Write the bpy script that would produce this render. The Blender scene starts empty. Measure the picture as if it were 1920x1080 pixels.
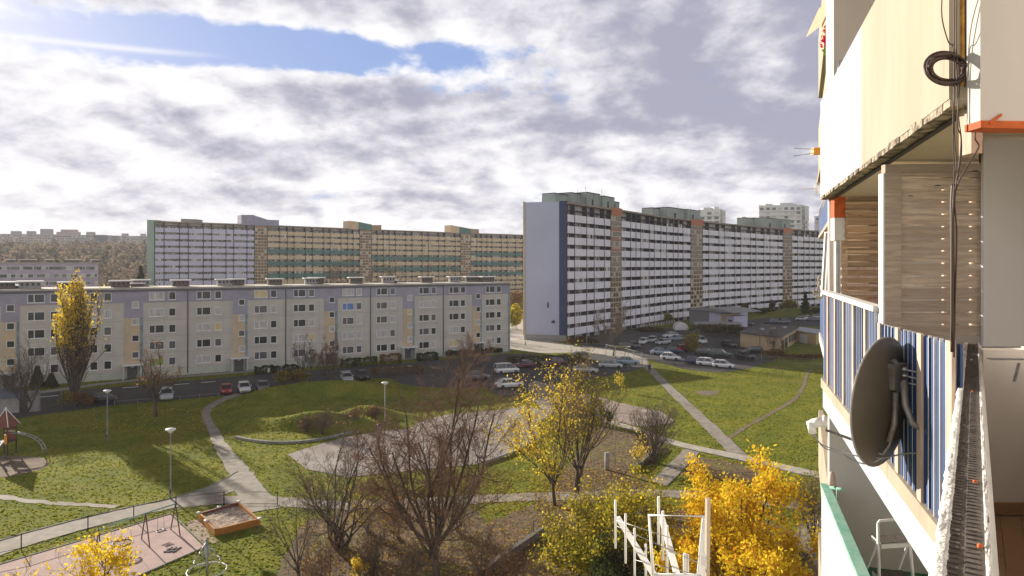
import bpy, bmesh, math, random
import numpy as np
from mathutils import Vector, Matrix
random.seed(7)
R = math.radians
scene = bpy.context.scene
# ------------------------------------------------------------------ camera
H, F, HY = 19.5, 1280.0, 497.0
cd = bpy.data.cameras.new('camera'); cam = bpy.data.objects.new('camera', cd)
scene.collection.objects.link(cam); scene.camera = cam
cam.location = (0, 0, H); cam.rotation_euler = (R(90), 0, 0)
cd.sensor_width = 36; cd.lens = 36*F/1920; cd.shift_y = -(540-HY)/1920
cd.clip_start = .05; cd.clip_end = 6000
# ------------------------------------------------------------------ sun, sky
SAZ, SEL = -43.3, 16.8          # sun bearing from +Y (negative = left) and height
sd = Vector((math.sin(R(SAZ))*math.cos(R(SEL)), math.cos(R(SAZ))*math.cos(R(SEL)), math.sin(R(SEL))))
sl = bpy.data.lights.new('sun', 'SUN'); sl.energy = 5.0; sl.angle = R(.55); sl.color = (1, .90, .75)
so = bpy.data.objects.new('sun', sl); scene.collection.objects.link(so)
so.rotation_euler = sd.to_track_quat('Z', 'Y').to_euler(); so.location = (-60, 60, 80)
scene.view_settings.view_transform = 'Standard'; scene.view_settings.look = 'None'
scene.view_settings.exposure = .85; scene.view_settings.gamma = 1
W = bpy.data.worlds.new('World'); scene.world = W; W.use_nodes = True

class NT:
    """tiny expression builder for shader nodes"""
    def __init__(s, tree): s.t = tree; s.n = tree.nodes; s.l = tree.links
    def new(s, typ, **kw):
        n = s.n.new(typ)
        for k, v in kw.items(): setattr(n, k, v)
        return n
    def put(s, sock, v):
        if hasattr(v, 'is_output'): s.l.new(v, sock)
        elif v is not None: sock.default_value = v
    def m(s, op, a, b=None, c=None, clamp=False):
        n = s.new('ShaderNodeMath', operation=op); n.use_clamp = clamp
        s.put(n.inputs[0], a)
        if b is not None: s.put(n.inputs[1], b)
        if c is not None: s.put(n.inputs[2], c)
        return n.outputs[0]
    def mix(s, f, a, b, typ='MIX'):
        n = s.new('ShaderNodeMix', data_type='RGBA', blend_type=typ)
        s.put(n.inputs[0], f); s.put(n.inputs[6], a); s.put(n.inputs[7], b)
        return n.outputs[2]
    def noise(s, vec, scale, detail=4, rough=.55, dist=0):
        n = s.new('ShaderNodeTexNoise'); n.inputs['Scale'].default_value = scale
        n.inputs['Detail'].default_value = detail; n.inputs['Roughness'].default_value = rough
        n.inputs['Distortion'].default_value = dist
        if vec is not None: s.l.new(vec, n.inputs['Vector'])
        return n.outputs['Fac']
    def ramp(s, v, a, b, lo=0., hi=1.):
        n = s.new('ShaderNodeMapRange', interpolation_type='SMOOTHSTEP')
        s.put(n.inputs[0], v); n.inputs[1].default_value = a; n.inputs[2].default_value = b
        n.inputs[3].default_value = lo; n.inputs[4].default_value = hi
        return n.outputs[0]
    def comb(s, x, y, z):
        n = s.new('ShaderNodeCombineXYZ'); s.put(n.inputs[0], x); s.put(n.inputs[1], y); s.put(n.inputs[2], z)
        return n.outputs[0]

def sky_world():
    nt = NT(W.node_tree); bg = W.node_tree.nodes['Background']
    sky = nt.new('ShaderNodeTexSky', sky_type='NISHITA'); sky.sun_disc = False
    sky.sun_elevation = R(SEL); sky.sun_rotation = R(SAZ); sky.altitude = 50
    sky.air_density = 1.0; sky.dust_density = 1.2; sky.ozone_density = 1.5
    tc = nt.new('ShaderNodeTexCoord'); sx = nt.new('ShaderNodeSeparateXYZ')
    nt.l.new(tc.outputs['Generated'], sx.inputs[0]); x, y, z = sx.outputs
    az = nt.m('ARCTAN2', x, y)                      # bearing
    zc = nt.m('MAXIMUM', z, 0.0)
    k = nt.m('DIVIDE', 1.0, nt.m('ADD', zc, .36))
    q = nt.comb(nt.m('MULTIPLY', x, k), nt.m('MULTIPLY', y, k), .3)     # flat cloud deck seen in perspective
    def blob(paz, pel, wa, we):
        a = nt.m('DIVIDE', nt.m('SUBTRACT', az, paz), wa); e = nt.m('DIVIDE', nt.m('SUBTRACT', zc, pel), we)
        r = nt.m('ADD', nt.m('MULTIPLY', a, a), nt.m('MULTIPLY', e, e))
        return nt.m('EXPONENT', nt.m('MULTIPLY', r, -1.0))
    def P(px, py):
        a = math.atan((px-960)/F); return a, math.sin(math.atan((HY-py)/F*math.cos(a)))
    qo = nt.comb(nt.m('ADD', nt.m('MULTIPLY', x, k), -.045), nt.m('ADD', nt.m('MULTIPLY', y, k), .055), .3)
    n1 = nt.noise(q, 1.75, 8, .52, .1); n2 = nt.noise(q, 4.8, 8, .58, .15)
    m1 = nt.noise(qo, 1.75, 8, .52, .1); m2 = nt.noise(qo, 4.8, 8, .58, .15)
    den = nt.m('ADD', nt.m('MULTIPLY', n1, .70), nt.m('MULTIPLY', n2, .42)); den2 = nt.m('ADD', nt.m('MULTIPLY', m1, .70), nt.m('MULTIPLY', m2, .42))
    n4 = nt.noise(q, 17., 6, .6, .4)
    cov = nt.m('ADD', nt.m('MULTIPLY', nt.m('SUBTRACT', den, .56), 1.45), nt.m('ADD', nt.m('MULTIPLY', nt.m('SUBTRACT', n4, .5), .34), .60))
    for (px, py, wa, we, amt) in ((300, 75, .24, .034, .31), (500, 78, .17, .042, .34), (180, 95, .15, .032, .22), (640, 95, .08, .028, .28), (840, 98, .07, .018, .22), (60, 165, .08, .02, .10), (760, 20, .12, .05, -.16), (430, 170, .26, .030, -.12), (60, 20, .12, .03, -.08), (330, 5, .2, .02, -.12)):
        a, e = P(px, py); cov = nt.m('SUBTRACT', cov, nt.m('MULTIPLY', blob(a, e, wa, we), amt))
    cloud = nt.ramp(cov, .31, .49)
    # thin edges and the side towards the sun are bright, thick bodies grey
    grad = nt.m('MULTIPLY', nt.m('SUBTRACT', den, den2), 5.6)
    lit = nt.m('ADD', grad, nt.m('MULTIPLY', nt.m('SUBTRACT', cov, .56), -1.5)); lit = nt.m('ADD', lit, .67)
    for (px, py, wa, we, amt) in ((1480, 60, .38, .18, -.50), (1150, 60, .20, .07, -.14), (1350, 210, .28, .06, -.24), (680, 180, .16, .016, -.22), (330, 285, .20, .014, -.26), (640, 275, .2, .012, -.2), (560, 375, .3, .015, -.14), (60, 330, .30, .10, .16),
                                  (760, 20, .14, .06, .30), (430, 160, .22, .035, .26), (520, 410, .6, .03, .12), (20, 10, .16, .05, .2), (1200, 285, .12, .02, .25), (1240, 360, .2, .025, .18)):
        a, e = P(px, py); lit = nt.m('ADD', lit, nt.m('MULTIPLY', blob(a, e, wa, we), amt))
    lit = nt.ramp(lit, -.1, 1.05)
    ccol = nt.mix(lit, (2.7, 2.7, 3.45, 1), (6.9, 6.8, 6.9, 1))
    # unseen sky dimmed overhead for darker lawn shade, brightened behind to fill facades
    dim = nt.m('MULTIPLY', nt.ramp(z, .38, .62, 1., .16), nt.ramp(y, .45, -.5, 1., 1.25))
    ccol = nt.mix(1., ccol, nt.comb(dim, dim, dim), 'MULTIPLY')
    # contrails
    hz = nt.ramp(z, .0, .05)
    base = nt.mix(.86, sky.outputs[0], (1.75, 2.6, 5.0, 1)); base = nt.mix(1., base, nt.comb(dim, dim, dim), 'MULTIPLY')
    for (p0, p1, wd) in (((0, 65), (460, 108), .0036), ((0, 115), (215, 148), .003)):
        a0, e0 = P(*p0); a1, e1 = P(*p1); sl_ = (e1-e0)/(a1-a0)
        d = nt.m('SUBTRACT', zc, nt.m('ADD', nt.m('MULTIPLY', nt.m('SUBTRACT', az, a0), sl_), e0))
        w = nt.m('MULTIPLY', nt.m('EXPONENT', nt.m('MULTIPLY', nt.m('POWER', nt.m('DIVIDE', d, wd), 2.0), -1.0)), nt.ramp(az, a1, a1-.16))
        w = nt.m('MULTIPLY', w, nt.ramp(az, a0-.5, a0-.3))
        base = nt.mix(nt.m('MULTIPLY', w, .75), base, (6.6, 6.6, 6.8, 1))
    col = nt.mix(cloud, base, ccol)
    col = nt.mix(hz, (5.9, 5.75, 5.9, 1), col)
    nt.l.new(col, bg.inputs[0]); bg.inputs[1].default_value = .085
sky_world()

# ------------------------------------------------------------------ helpers
col = scene.collection
def lin(c):
    return tuple(((v/255)/12.92 if v/255 < .04045 else ((v/255+.055)/1.055)**2.4) for v in c)
MATS = {}
def mat(name, c, rough=.85, c2=None, scale=3., bump=0., bscale=None, metal=0., detail=4, spread=(.35, .65), stretch=None, c3=None, s3=.3, sp3=(.5, .7), spec=None, trans=0):
    if name in MATS: return MATS[name]
    m = bpy.data.materials.new(name); m.use_nodes = True; nt = NT(m.node_tree)
    b = m.node_tree.nodes['Principled BSDF']; b.inputs['Roughness'].default_value = rough
    b.inputs['Metallic'].default_value = metal
    if spec is not None: b.inputs['Specular IOR Level'].default_value = spec
    c = tuple(c)+(1,)
    tc = nt.new('ShaderNodeTexCoord'); v = tc.outputs['Object']
    if stretch:
        mp = nt.new('ShaderNodeMapping'); nt.l.new(v, mp.inputs[0]); mp.inputs['Scale'].default_value = stretch; v = mp.outputs[0]
    if c2:
        n = nt.ramp(nt.noise(v, scale, detail, .6), *spread)
        out = nt.mix(n, c, tuple(c2)+(1,))
        if c3:
            n = nt.ramp(nt.noise(v, s3, 4, .6), *sp3); out = nt.mix(n, out, tuple(c3)+(1,))
        nt.l.new(out, b.inputs['Base Color'])
    else: b.inputs['Base Color'].default_value = c
    if bump:
        bn = nt.new('ShaderNodeBump'); bn.inputs['Strength'].default_value = 1; bn.inputs['Distance'].default_value = bump
        nt.l.new(nt.noise(v, bscale or scale*3, 3, .6), bn.inputs['Height']); nt.l.new(bn.outputs[0], b.inputs['Normal'])
    if trans: b.inputs['Transmission Weight'].default_value = trans
    MATS[name] = m; return m
def leafmat(name, ca, cb, trans=.45):
    """leaf card: diffuse + translucent, tone varies leaf to leaf"""
    if name in MATS: return MATS[name]
    m = bpy.data.materials.new(name); m.use_nodes = True; nt = NT(m.node_tree); nt.n.clear()
    g = nt.new('ShaderNodeNewGeometry'); tc = nt.new('ShaderNodeTexCoord')
    f = nt.m('ADD', nt.m('MULTIPLY', g.outputs['Random Per Island'], .6), nt.m('MULTIPLY', nt.ramp(nt.noise(tc.outputs['Object'], .9, 3), .35, .65), .45))
    c = nt.mix(f, tuple(ca)+(1,), tuple(cb)+(1,))
    d = nt.new('ShaderNodeBsdfDiffuse'); t = nt.new('ShaderNodeBsdfTranslucent'); o = nt.new('ShaderNodeOutputMaterial'); x = nt.new('ShaderNodeMixShader')
    nt.l.new(c, d.inputs[0]); nt.l.new(c, t.inputs[0]); x.inputs[0].default_value = trans
    nt.l.new(d.outputs[0], x.inputs[1]); nt.l.new(t.outputs[0], x.inputs[2]); nt.l.new(x.outputs[0], o.inputs[0])
    MATS[name] = m; return m

ORG = {}
def tag(o, label=None, cat=None, group=None, kind=None):
    if label: o['label'] = label
    if cat: o['category'] = cat
    if group: o['group'] = group
    if kind: o['kind'] = kind
    return o
def empty(name, loc, rz=0, label=None, cat=None, group=None):
    o = bpy.data.objects.new(name, None); col.objects.link(o); o.location = loc; o.rotation_euler = (0, 0, rz)
    o.empty_display_size = .3; ORG[o.name] = tuple(loc); return tag(o, label, cat, group)
def link_mesh(name, me, mats, parent=None):
    for m in mats: me.materials.append(m)
    o = bpy.data.objects.new(name, me); col.objects.link(o)
    if parent is not None: o.parent = parent; ORG[o.name] = ORG.get(parent.name, (0, 0, 0))
    return o
def np_mesh(name, V, Q, mi=None, smooth=False):
    me = bpy.data.meshes.new(name); V = np.asarray(V, dtype=np.float32); Q = np.asarray(Q, dtype=np.int32)
    n = Q.shape[1]
    me.vertices.add(len(V)); me.vertices.foreach_set('co', V.ravel())
    me.loops.add(Q.size); me.loops.foreach_set('vertex_index', Q.ravel())
    me.polygons.add(len(Q)); me.polygons.foreach_set('loop_start', np.arange(0, Q.size, n, dtype=np.int32))
    me.polygons.foreach_set('loop_total', np.full(len(Q), n, dtype=np.int32))
    if mi is not None: me.polygons.foreach_set('material_index', np.asarray(mi, dtype=np.int32))
    if smooth: me.polygons.foreach_set('use_smooth', np.ones(len(Q), dtype=bool))
    me.update(calc_edges=True); me.validate(); return me
def nrm(v):
    v = Vector(v); return v.normalized()
class MB:
    def __init__(s): s.v = []; s.f = []; s.mi = []; s.sm = []
    def face(s, pts, mi=0, sm=False):
        i = len(s.v); s.v += [tuple(p) for p in pts]; s.f.append(tuple(range(i, i+len(pts)))); s.mi.append(mi); s.sm.append(sm)
    def fr(s, o, ax, ay, az, mi=0):
        """box from corner o and three edge vectors"""
        o = Vector(o); ax = Vector(ax); ay = Vector(ay); az = Vector(az)
        if ax.cross(ay).dot(az) < 0: o = o+ax; ax = -ax
        p = [o, o+ax, o+ax+ay, o+ay, o+az, o+ax+az, o+ax+ay+az, o+ay+az]; i = len(s.v); s.v += [tuple(q) for q in p]
        for f in ((3, 2, 1, 0), (4, 5, 6, 7), (0, 1, 5, 4), (1, 2, 6, 5), (2, 3, 7, 6), (3, 0, 4, 7)):
            s.f.append(tuple(i+k for k in f)); s.mi.append(mi); s.sm.append(False)
        return s
    def box(s, x0, x1, y0, y1, z0, z1, mi=0): return s.fr((x0, y0, z0), (x1-x0, 0, 0), (0, y1-y0, 0), (0, 0, z1-z0), mi)
    def prism(s, poly, z0, z1, mi=0):
        """vertical prism over a plan polygon (counter-clockwise)"""
        n = len(poly); a = sum(poly[i][0]*poly[(i+1) % n][1]-poly[(i+1) % n][0]*poly[i][1] for i in range(n))
        if a < 0: poly = poly[::-1]
        i0 = len(s.v); s.v += [(p[0], p[1], z0) for p in poly]+[(p[0], p[1], z1) for p in poly]
        s.f.append(tuple(i0+k for k in reversed(range(n)))); s.f.append(tuple(i0+n+k for k in range(n))); s.mi += [mi, mi]; s.sm += [False]*2
        for k in range(n):
            s.f.append((i0+k, i0+(k+1) % n, i0+n+(k+1) % n, i0+n+k)); s.mi.append(mi); s.sm.append(False)
        return s
    def tube(s, pts, r, n=8, mi=0, cap=True, closed=False):
        pts = [Vector(p) for p in pts]; rs = r if isinstance(r, (list, tuple)) else [r]*len(pts); m = len(pts); i0 = len(s.v); ref = None
        for k, p in enumerate(pts):
            if closed: d = pts[(k+1) % m]-pts[k-1]
            else: d = (pts[min(k+1, m-1)]-pts[max(k-1, 0)])
            d = nrm(d)
            if ref is None: ref = Vector((0, 0, 1)) if abs(d.z) < .9 else Vector((1, 0, 0))
            a = nrm(ref-d*ref.dot(d)); b = d.cross(a); ref = a
            for j in range(n):
                t = 2*math.pi*j/n; q = p+a*math.cos(t)*rs[k]+b*math.sin(t)*rs[k]; s.v.append(tuple(q))
        for k in range(m if closed else m-1):
            k2 = (k+1) % m
            for j in range(n):
                j2 = (j+1) % n; s.f.append((i0+k*n+j, i0+k*n+j2, i0+k2*n+j2, i0+k2*n+j)); s.mi.append(mi); s.sm.append(True)
        if cap and not closed:
            s.f.append(tuple(i0+j for j in reversed(range(n)))); s.f.append(tuple(i0+(m-1)*n+j for j in range(n))); s.mi += [mi, mi]; s.sm += [False, False]
        return s
    def lathe(s, c, prof, n=16, mi=0, axis=(0, 0, 1)):
        """prof: list of (radius, height along axis)"""
        ax = nrm(axis); a = nrm(ax.orthogonal()); b = ax.cross(a); c = Vector(c); i0 = len(s.v)
        for (r, h) in prof:
            for j in range(n):
                t = 2*math.pi*j/n; s.v.append(tuple(c+ax*h+(a*math.cos(t)+b*math.sin(t))*r))
        for k in range(len(prof)-1):
            for j in range(n):
                j2 = (j+1) % n; s.f.append((i0+k*n+j, i0+k*n+j2, i0+(k+1)*n+j2, i0+(k+1)*n+j)); s.mi.append(mi); s.sm.append(True)
        return s
    def add(s, o):
        i = len(s.v); s.v += o.v; s.f += [tuple(i+k for k in f) for f in o.f]; s.mi += o.mi; s.sm += o.sm; return s
    def build(s, name, mats, parent=None, kind=None, smooth=None):
        if not isinstance(mats, (list, tuple)): mats = [mats]
        ox, oy, oz = ORG.get(parent.name, (0, 0, 0)) if parent is not None else (0, 0, 0)
        me = bpy.data.meshes.new(name); me.from_pydata([(x-ox, y-oy, z-oz) for x, y, z in s.v], [], s.f)
        me.polygons.foreach_set('material_index', s.mi); me.polygons.foreach_set('use_smooth', s.sm if smooth is None else [smooth]*len(s.f))
        me.update(); o = link_mesh(name, me, mats, parent)
        if kind: o['kind'] = kind
        return o
def children(o): return [c for c in bpy.data.objects if c.parent == o]
def copy_tree(o, kids, parent=None):
    """kids: dict object -> list of children, made once"""
    c = o.copy(); col.objects.link(c); c.parent = parent
    for ch in kids.get(o.name, []): copy_tree(ch, kids, c)
    return c
def kidmap(root):
    d = {}
    def rec(o):
        d[o.name] = list(o.children)
        for c in o.children: rec(c)
    rec(root); return d
def at(x, y, z=0.):
    D = (H-z)*F/(y-HY); return Vector(((x-960)/F*D, D, z))
def PD(x, y, D): return Vector(((x-960)/F*D, D, H+(HY-y)/F*D))
def many(name, items, mats, parent, per=None):
    """items: list of (MB, centre). The 100 showing largest become parts, the rest one part of kind stuff."""
    c = Vector((0, 0, H)); items = sorted(items, key=lambda t: (Vector(t[1])-c).length)
    for mb, _ in items[:100]:
        o = mb.build(name, mats, parent)
        if per: per(o, mb)
    if len(items) > 100:
        big = MB()
        for mb, _ in items[100:]: big.add(mb)
        big.build(name, mats, parent, kind='stuff')

# ------------------------------------------------------------------ materials
G = dict
M = {}
M['conc'] = mat('concrete', (.36, .34, .32), .9, (.27, .26, .25), 2.5, .004)
M['path'] = mat('worn_concrete_path', (.33, .29, .25), .9, (.24, .21, .18), 1.2, .01, 6, c3=(.20, .17, .13), s3=.35)
M['palepath'] = mat('pale_concrete_path', (.50, .46, .40), .9, (.38, .34, .29), 1.3, .008, 6)
M['asph'] = mat('asphalt', (.040, .038, .041), .8, (.06, .056, .056), .8, .006, 8, c3=(.085, .078, .072), s3=.15)
M['kerb'] = mat('kerb_stone', (.30, .29, .27), .9, (.2, .19, .18), 3.)
M['white'] = mat('white_paint', (.78, .77, .75), .6, (.68, .67, .66), 2.)
M['dark'] = mat('dark_metal', (.03, .03, .035), .5)
M['galv'] = mat('galvanised_steel', (.42, .43, .44), .45, (.33, .34, .35), 8., metal=.6)
M['glassd'] = mat('window_glass_dark', (.03, .035, .04), .12, spec=.6)
M['glassm'] = mat('window_glass_grey', (.12, .12, .13), .15, spec=.6)
M['curtain'] = mat('window_curtained', (.62, .6, .56), .5, (.35, .34, .33), 2., stretch=(6, 6, .4))
M['curtblue'] = mat('window_blue_curtain', (.12, .22, .5), .4)
M['curtgreen'] = mat('window_green_blind', (.32, .38, .05), .4)
M['curtyel'] = mat('window_yellow_curtain', (.62, .50, .25), .4)
M['brick'] = mat('brick_dark', (.2, .16, .13), .9, (.1, .09, .08), 4.)
M['bark'] = mat('tree_bark', (.12, .09, .065), .95, (.06, .045, .035), 5., .02, 12, stretch=(1, 1, .25))
M['barkred'] = mat('twigs_reddish', (.235, .125, .08), .9, (.16, .085, .06), 1.)
M['barkgrey'] = mat('twigs_brown', (.17, .125, .09), .9, (.11, .08, .06), 1.)
M['barktan'] = mat('twigs_tan', (.26, .18, .10), .9, (.16, .11, .065), 1.)

# ------------------------------------------------------------------ terrain
def sstep(t): t = min(max(t, 0), 1); return t*t*(3-2*t)
MC = at(560, 765)
PATHP = []
for (q0, q1) in (((466, 912), (440, 872)), ((440, 872), (415, 838)), ((415, 838), (397, 802)), ((397, 802), (386, 778)), ((386, 778), (398, 760)), ((398, 760), (432, 744)), ((432, 744), (450, 738))):
    for k in range(4): t = k/4; p_ = at(q0[0]*(1-t)+q1[0]*t, q0[1]*(1-t)+q1[1]*t); PATHP.append((p_.x, p_.y))
def mound(x, y):
    """grass berms in front of the long low block"""
    z = 0
    for (px, py, rx, ry, h) in ((520, 742, 7, 4.0, .8), (640, 738, 11, 4.0, 2.0), (600, 800, 8.0, 2.3, 1.9), (690, 785, 5.5, 2.8, 1.7), (545, 768, 9, 1.6, .8), (475, 795, 3.5, 2.2, .8)):
        c = at(px, py); d = ((x-c.x)/rx)**2+((y-c.y)/ry)**2
        if d < 5: z += h*math.exp(-d*1.6)
    dm = min((x-a)**2+(y-b)**2 for a, b in PATHP)
    return z*sstep((math.sqrt(dm)-.8)/3.)
def terr(x, y):
    return 36*sstep((y-300)/500.)*sstep((60-x)/160.)
def grid(xs, ys, fz):
    V = [(x, y, fz(x, y)) for y in ys for x in xs]; n = len(xs); Q = []
    for j in range(len(ys)-1):
        for i in range(n-1): Q.append((j*n+i, j*n+i+1, (j+1)*n+i+1, (j+1)*n+i))
    return V, Q
M['grass'] = None
def grassmat():
    m = bpy.data.materials.new('lawn_grass'); m.use_nodes = True; nt = NT(m.node_tree); b = m.node_tree.nodes['Principled BSDF']
    b.inputs['Roughness'].default_value = 1; b.inputs['Specular IOR Level'].default_value = .1
    tc = nt.new('ShaderNodeTexCoord'); v = tc.outputs['Object']
    a = nt.ramp(nt.noise(v, .22, 6, .62), .36, .64); c = nt.ramp(nt.noise(v, 1.7, 6, .7), .34, .66); d = nt.ramp(nt.noise(v, 6., 4, .7), .35, .65)
    g = nt.mix(a, (.110, .165, .014, 1), (.265, .27, .028, 1)); g = nt.mix(nt.m('MULTIPLY', c, .55), g, (.27, .24, .05, 1))
    g = nt.mix(nt.m('MULTIPLY', d, .28), g, (.06, .08, .012, 1))
    br = nt.ramp(nt.noise(v, .11, 5, .6), .58, .70); g = nt.mix(nt.m('MULTIPLY', br, .6), g, (.22, .13, .06, 1))
    nt.l.new(g, b.inputs['Base Color'])
    bn = nt.new('ShaderNodeBump'); bn.inputs['Strength'].default_value = .9; bn.inputs['Distance'].default_value = .17
    hh = nt.m('ADD', nt.noise(v, 3.2, 4, .6), nt.m('MULTIPLY', nt.noise(v, 10., 2, .6), .35))
    nt.l.new(hh, bn.inputs['Height']); nt.l.new(bn.outputs[0], b.inputs['Normal']); return m
M['grass'] = grassmat()
def far_axis(a, b): return list(np.arange(a, b, 1.0))
xs = [-1400, -1150, -900, -600, -450, -350, -270, -200, -150, -120]+list(np.arange(-90, 91, 6))+[120, 160, 220, 300, 450, 700, 1000, 1400]
ys = [-60, -20]+list(np.arange(0, 170, 8))+[180, 200, 230, 260, 300, 350, 400, 450, 500, 560, 620, 680, 740, 800, 900, 1100, 1400]
V, Q = grid(xs, ys, terr); o = link_mesh('ground', np_mesh('ground', V, Q, smooth=True), [M['grass']]); o['kind'] = 'structure'
xs = list(np.arange(MC.x-26, MC.x+24, .5)); ys = list(np.arange(MC.y-20, MC.y+18, .5))
def mz(x, y):
    e = min(x-xs[0], xs[-1]-x, y-ys[0], ys[-1]-y); return mound(x, y)*sstep(e/4)-.03
V, Q = grid(xs, ys, mz); o = link_mesh('grass_mounds', np_mesh('grass_mounds', V, Q, smooth=True), [M['grass']]); o['kind'] = 'structure'

def smooth_pts(pts, n=6, closed=False):
    P_ = [Vector(p) for p in pts]; out = []; m = len(P_); rng = range(m if closed else m-1)
    for i in rng:
        if closed: a, b, c, d = P_[i-1], P_[i], P_[(i+1) % m], P_[(i+2) % m]
        else: a, b, c, d = P_[max(i-1, 0)], P_[i], P_[i+1], P_[min(i+2, m-1)]
        for k in range(n):
            t = k/n; out.append(.5*((2*b)+(c-a)*t+(2*a-5*b+4*c-d)*t*t+(3*b-a-3*c+d)*t**3))
    if not closed: out.append(P_[-1])
    return out
def ribbon(name, px, width, m, z, n=8, jit=.12, kerb=None):
    pts = smooth_pts([at(*p[:2]) for p in px], n); L = len(pts); vl = []; rd = random.Random(len(name)+int(px[0][0]))
    ws = width if isinstance(width, (list, tuple)) else [width]*len(px)
    lft = []; rgt = []
    for i, p in enumerate(pts):
        d = nrm(pts[min(i+1, L-1)]-pts[max(i-1, 0)]); nn = Vector((-d.y, d.x, 0)); t = i/n; k = min(int(t), len(ws)-2); w = ws[k]+(ws[k+1]-ws[k])*(t-k)
        lft.append(p+nn*(w/2+rd.uniform(-jit, jit))); rgt.append(p-nn*(w/2+rd.uniform(-jit, jit)))
    V = [(q.x, q.y, z) for pr in zip(lft, rgt) for q in pr]; Q = [(2*i, 2*i+1, 2*i+3, 2*i+2) for i in range(L-1)]
    Q = [q[::-1] for q in Q]
    o = link_mesh(name, np_mesh(name, V, Q), [m]); o['kind'] = 'structure'
    if kerb:
        for side in kerb:
            mb = MB(); pp = lft if side == 'l' else rgt
            for i in range(L-1):
                d = pp[i+1]-pp[i]; nn = nrm(Vector((-d.y, d.x, 0)))*.10; mb.fr(pp[i]-Vector((0, 0, .05)), d, nn, (0, 0, .13))
            k = mb.build('path_kerb', M['kerb']); k['kind'] = 'structure'
    return o
def patch(name, px, m, z, n=5, jit=.2, sm=True, kind='structure', mz=None):
    pts = [at(*p) for p in px]; rd = random.Random(int(px[0][0]*7+px[0][1]))
    if sm: pts = smooth_pts(pts, n, True)
    else:
        q = []
        for i, p in enumerate(pts):
            b = pts[(i+1) % len(pts)]
            for k in range(n): q.append(p.lerp(b, k/n))
        pts = q
    bm = bmesh.new(); vs = [bm.verts.new((p.x+rd.uniform(-jit, jit), p.y+rd.uniform(-jit, jit), z)) for p in pts]
    f = bm.faces.new(vs); bmesh.ops.triangulate(bm, faces=[f]); bm.normal_update()
    for f in bm.faces:
        if f.normal.z < 0: f.normal_flip()
    me = bpy.data.meshes.new(name); bm.to_mesh(me); bm.free(); o = link_mesh(name, me, [m]); o['kind'] = kind; return o
M['dirt'] = mat('bare_earth', (.22, .16, .11), 1, (.13, .09, .06), 1.2, .03, 6)
M['dirtgrey'] = mat('trodden_gravel', (.36, .29, .25), 1, (.24, .19, .16), .6, .015, 6, c3=(.17, .13, .09), s3=.25)
M['plaza'] = mat('asphalt_plaza_grey', (.34, .30, .28), .95, (.26, .225, .205), .5, .008, 8, c3=(.20, .165, .14), s3=.18, sp3=(.5, .72))
M['litter'] = mat('leaf_covered_ground', (.19, .12, .06), 1, (.085, .06, .032), 1.6, .04, 7, c3=(.14, .13, .035), s3=.28, sp3=(.5, .7))
M['pink'] = mat('pink_rubber_play_surface', (.50, .36, .33), .95, (.43, .31, .29), .9, .003, c3=(.36, .26, .25), s3=.4)
# roads and yards
patch('road', [(-260, 800), (-60, 752), (240, 724), (480, 703), (700, 685), (860, 672), (960, 664), (1010, 668), (960, 700), (930, 722), (860, 728), (760, 722), (720, 709), (560, 722), (450, 739), (200, 762), (-60, 800), (-240, 850)], M['asph'], .03, 4, .1)
patch('parking_lot', [(915, 715), (985, 672), (1060, 668), (1105, 655), (1190, 668), (1208, 688), (1135, 706), (1050, 716), (950, 745)], M['asph'], .04, 4, .1)
patch('parking_lot', [(1080, 640), (1180, 615), (1300, 618), (1400, 632), (1450, 646), (1425, 660), (1450, 676), (1365, 697), (1290, 693), (1228, 677), (1150, 663)], M['asph'], .03, 4, .1)
patch('road', [(1300, 622), (1420, 598), (1560, 592), (1600, 600), (1580, 612), (1450, 612), (1360, 626)], M['asph'], .05, 4, .1)
patch('pavement', [(945, 632), (985, 631), (1062, 645), (1150, 655), (1205, 672), (1212, 686), (1185, 688), (1168, 672), (1100, 662), (1010, 662), (950, 654), (900, 657)], M['palepath'], .06, 4, .1)
patch('pavement', [(900, 600), (1000, 590), (1010, 628), (960, 632), (935, 640)], M['palepath'], .045, 4, .1)
ribbon('pavement', [(-200, 765), (60, 738), (240, 715), (480, 696), (700, 678), (955, 660)], 2.2, M['conc'], .065, 4, .0)
# footpaths
ribbon('footpath', [(-260, 1130), (-100, 1070), (0, 1028), (120, 992), (240, 962), (340, 940), (420, 915), (462, 885)], [2.7, 2.7, 2.6, 2.6, 2.4, 2.4, 3.0, 1.6], M['path'], .034, 8, .06, kerb='l')
ribbon('footpath', [(492, 958), (466, 912), (440, 872), (415, 838), (397, 802), (386, 778), (398, 760), (432, 744), (450, 738)], [2.7, 2.3, 1.7, 1.4, 1.15, 1.1, 1.2, 1.5, 1.8], M['path'], .038, 8, .12)
ribbon('footpath', [(340, 945), (430, 938), (520, 940), (640, 948), (800, 942), (940, 934), (1060, 930), (1200, 925), (1300, 928), (1420, 938), (1560, 958)], 2.0, M['path'], .030, 8, .15)
ribbon('concrete_footpath', [(990, 745), (1090, 776), (1180, 802), (1260, 830), (1400, 861), (1540, 893), (1640, 915)], [1.5, 1.5, 1.5, 1.9, 2.0, 2.0, 2.0], M['palepath'], .042, 8, .05, kerb='r')
ribbon('footpath', [(1204, 672), (1217, 690), (1262, 735), (1318, 788), (1395, 862)], [1.8, 1.6, 1.6, 1.7, 1.8], M['path'], .036, 8, .1)
ribbon('dirt_trail', [(1368, 822), (1400, 800), (1452, 772), (1490, 748), (1505, 728), (1512, 705), (1530, 690), (1600, 684)], .55, M['dirt'], .026, 8, .1)
ribbon('dirt_trail', [(-40, 925), (60, 940), (150, 946), (220, 950)], .7, M['path'], .026, 8, .15)
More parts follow.
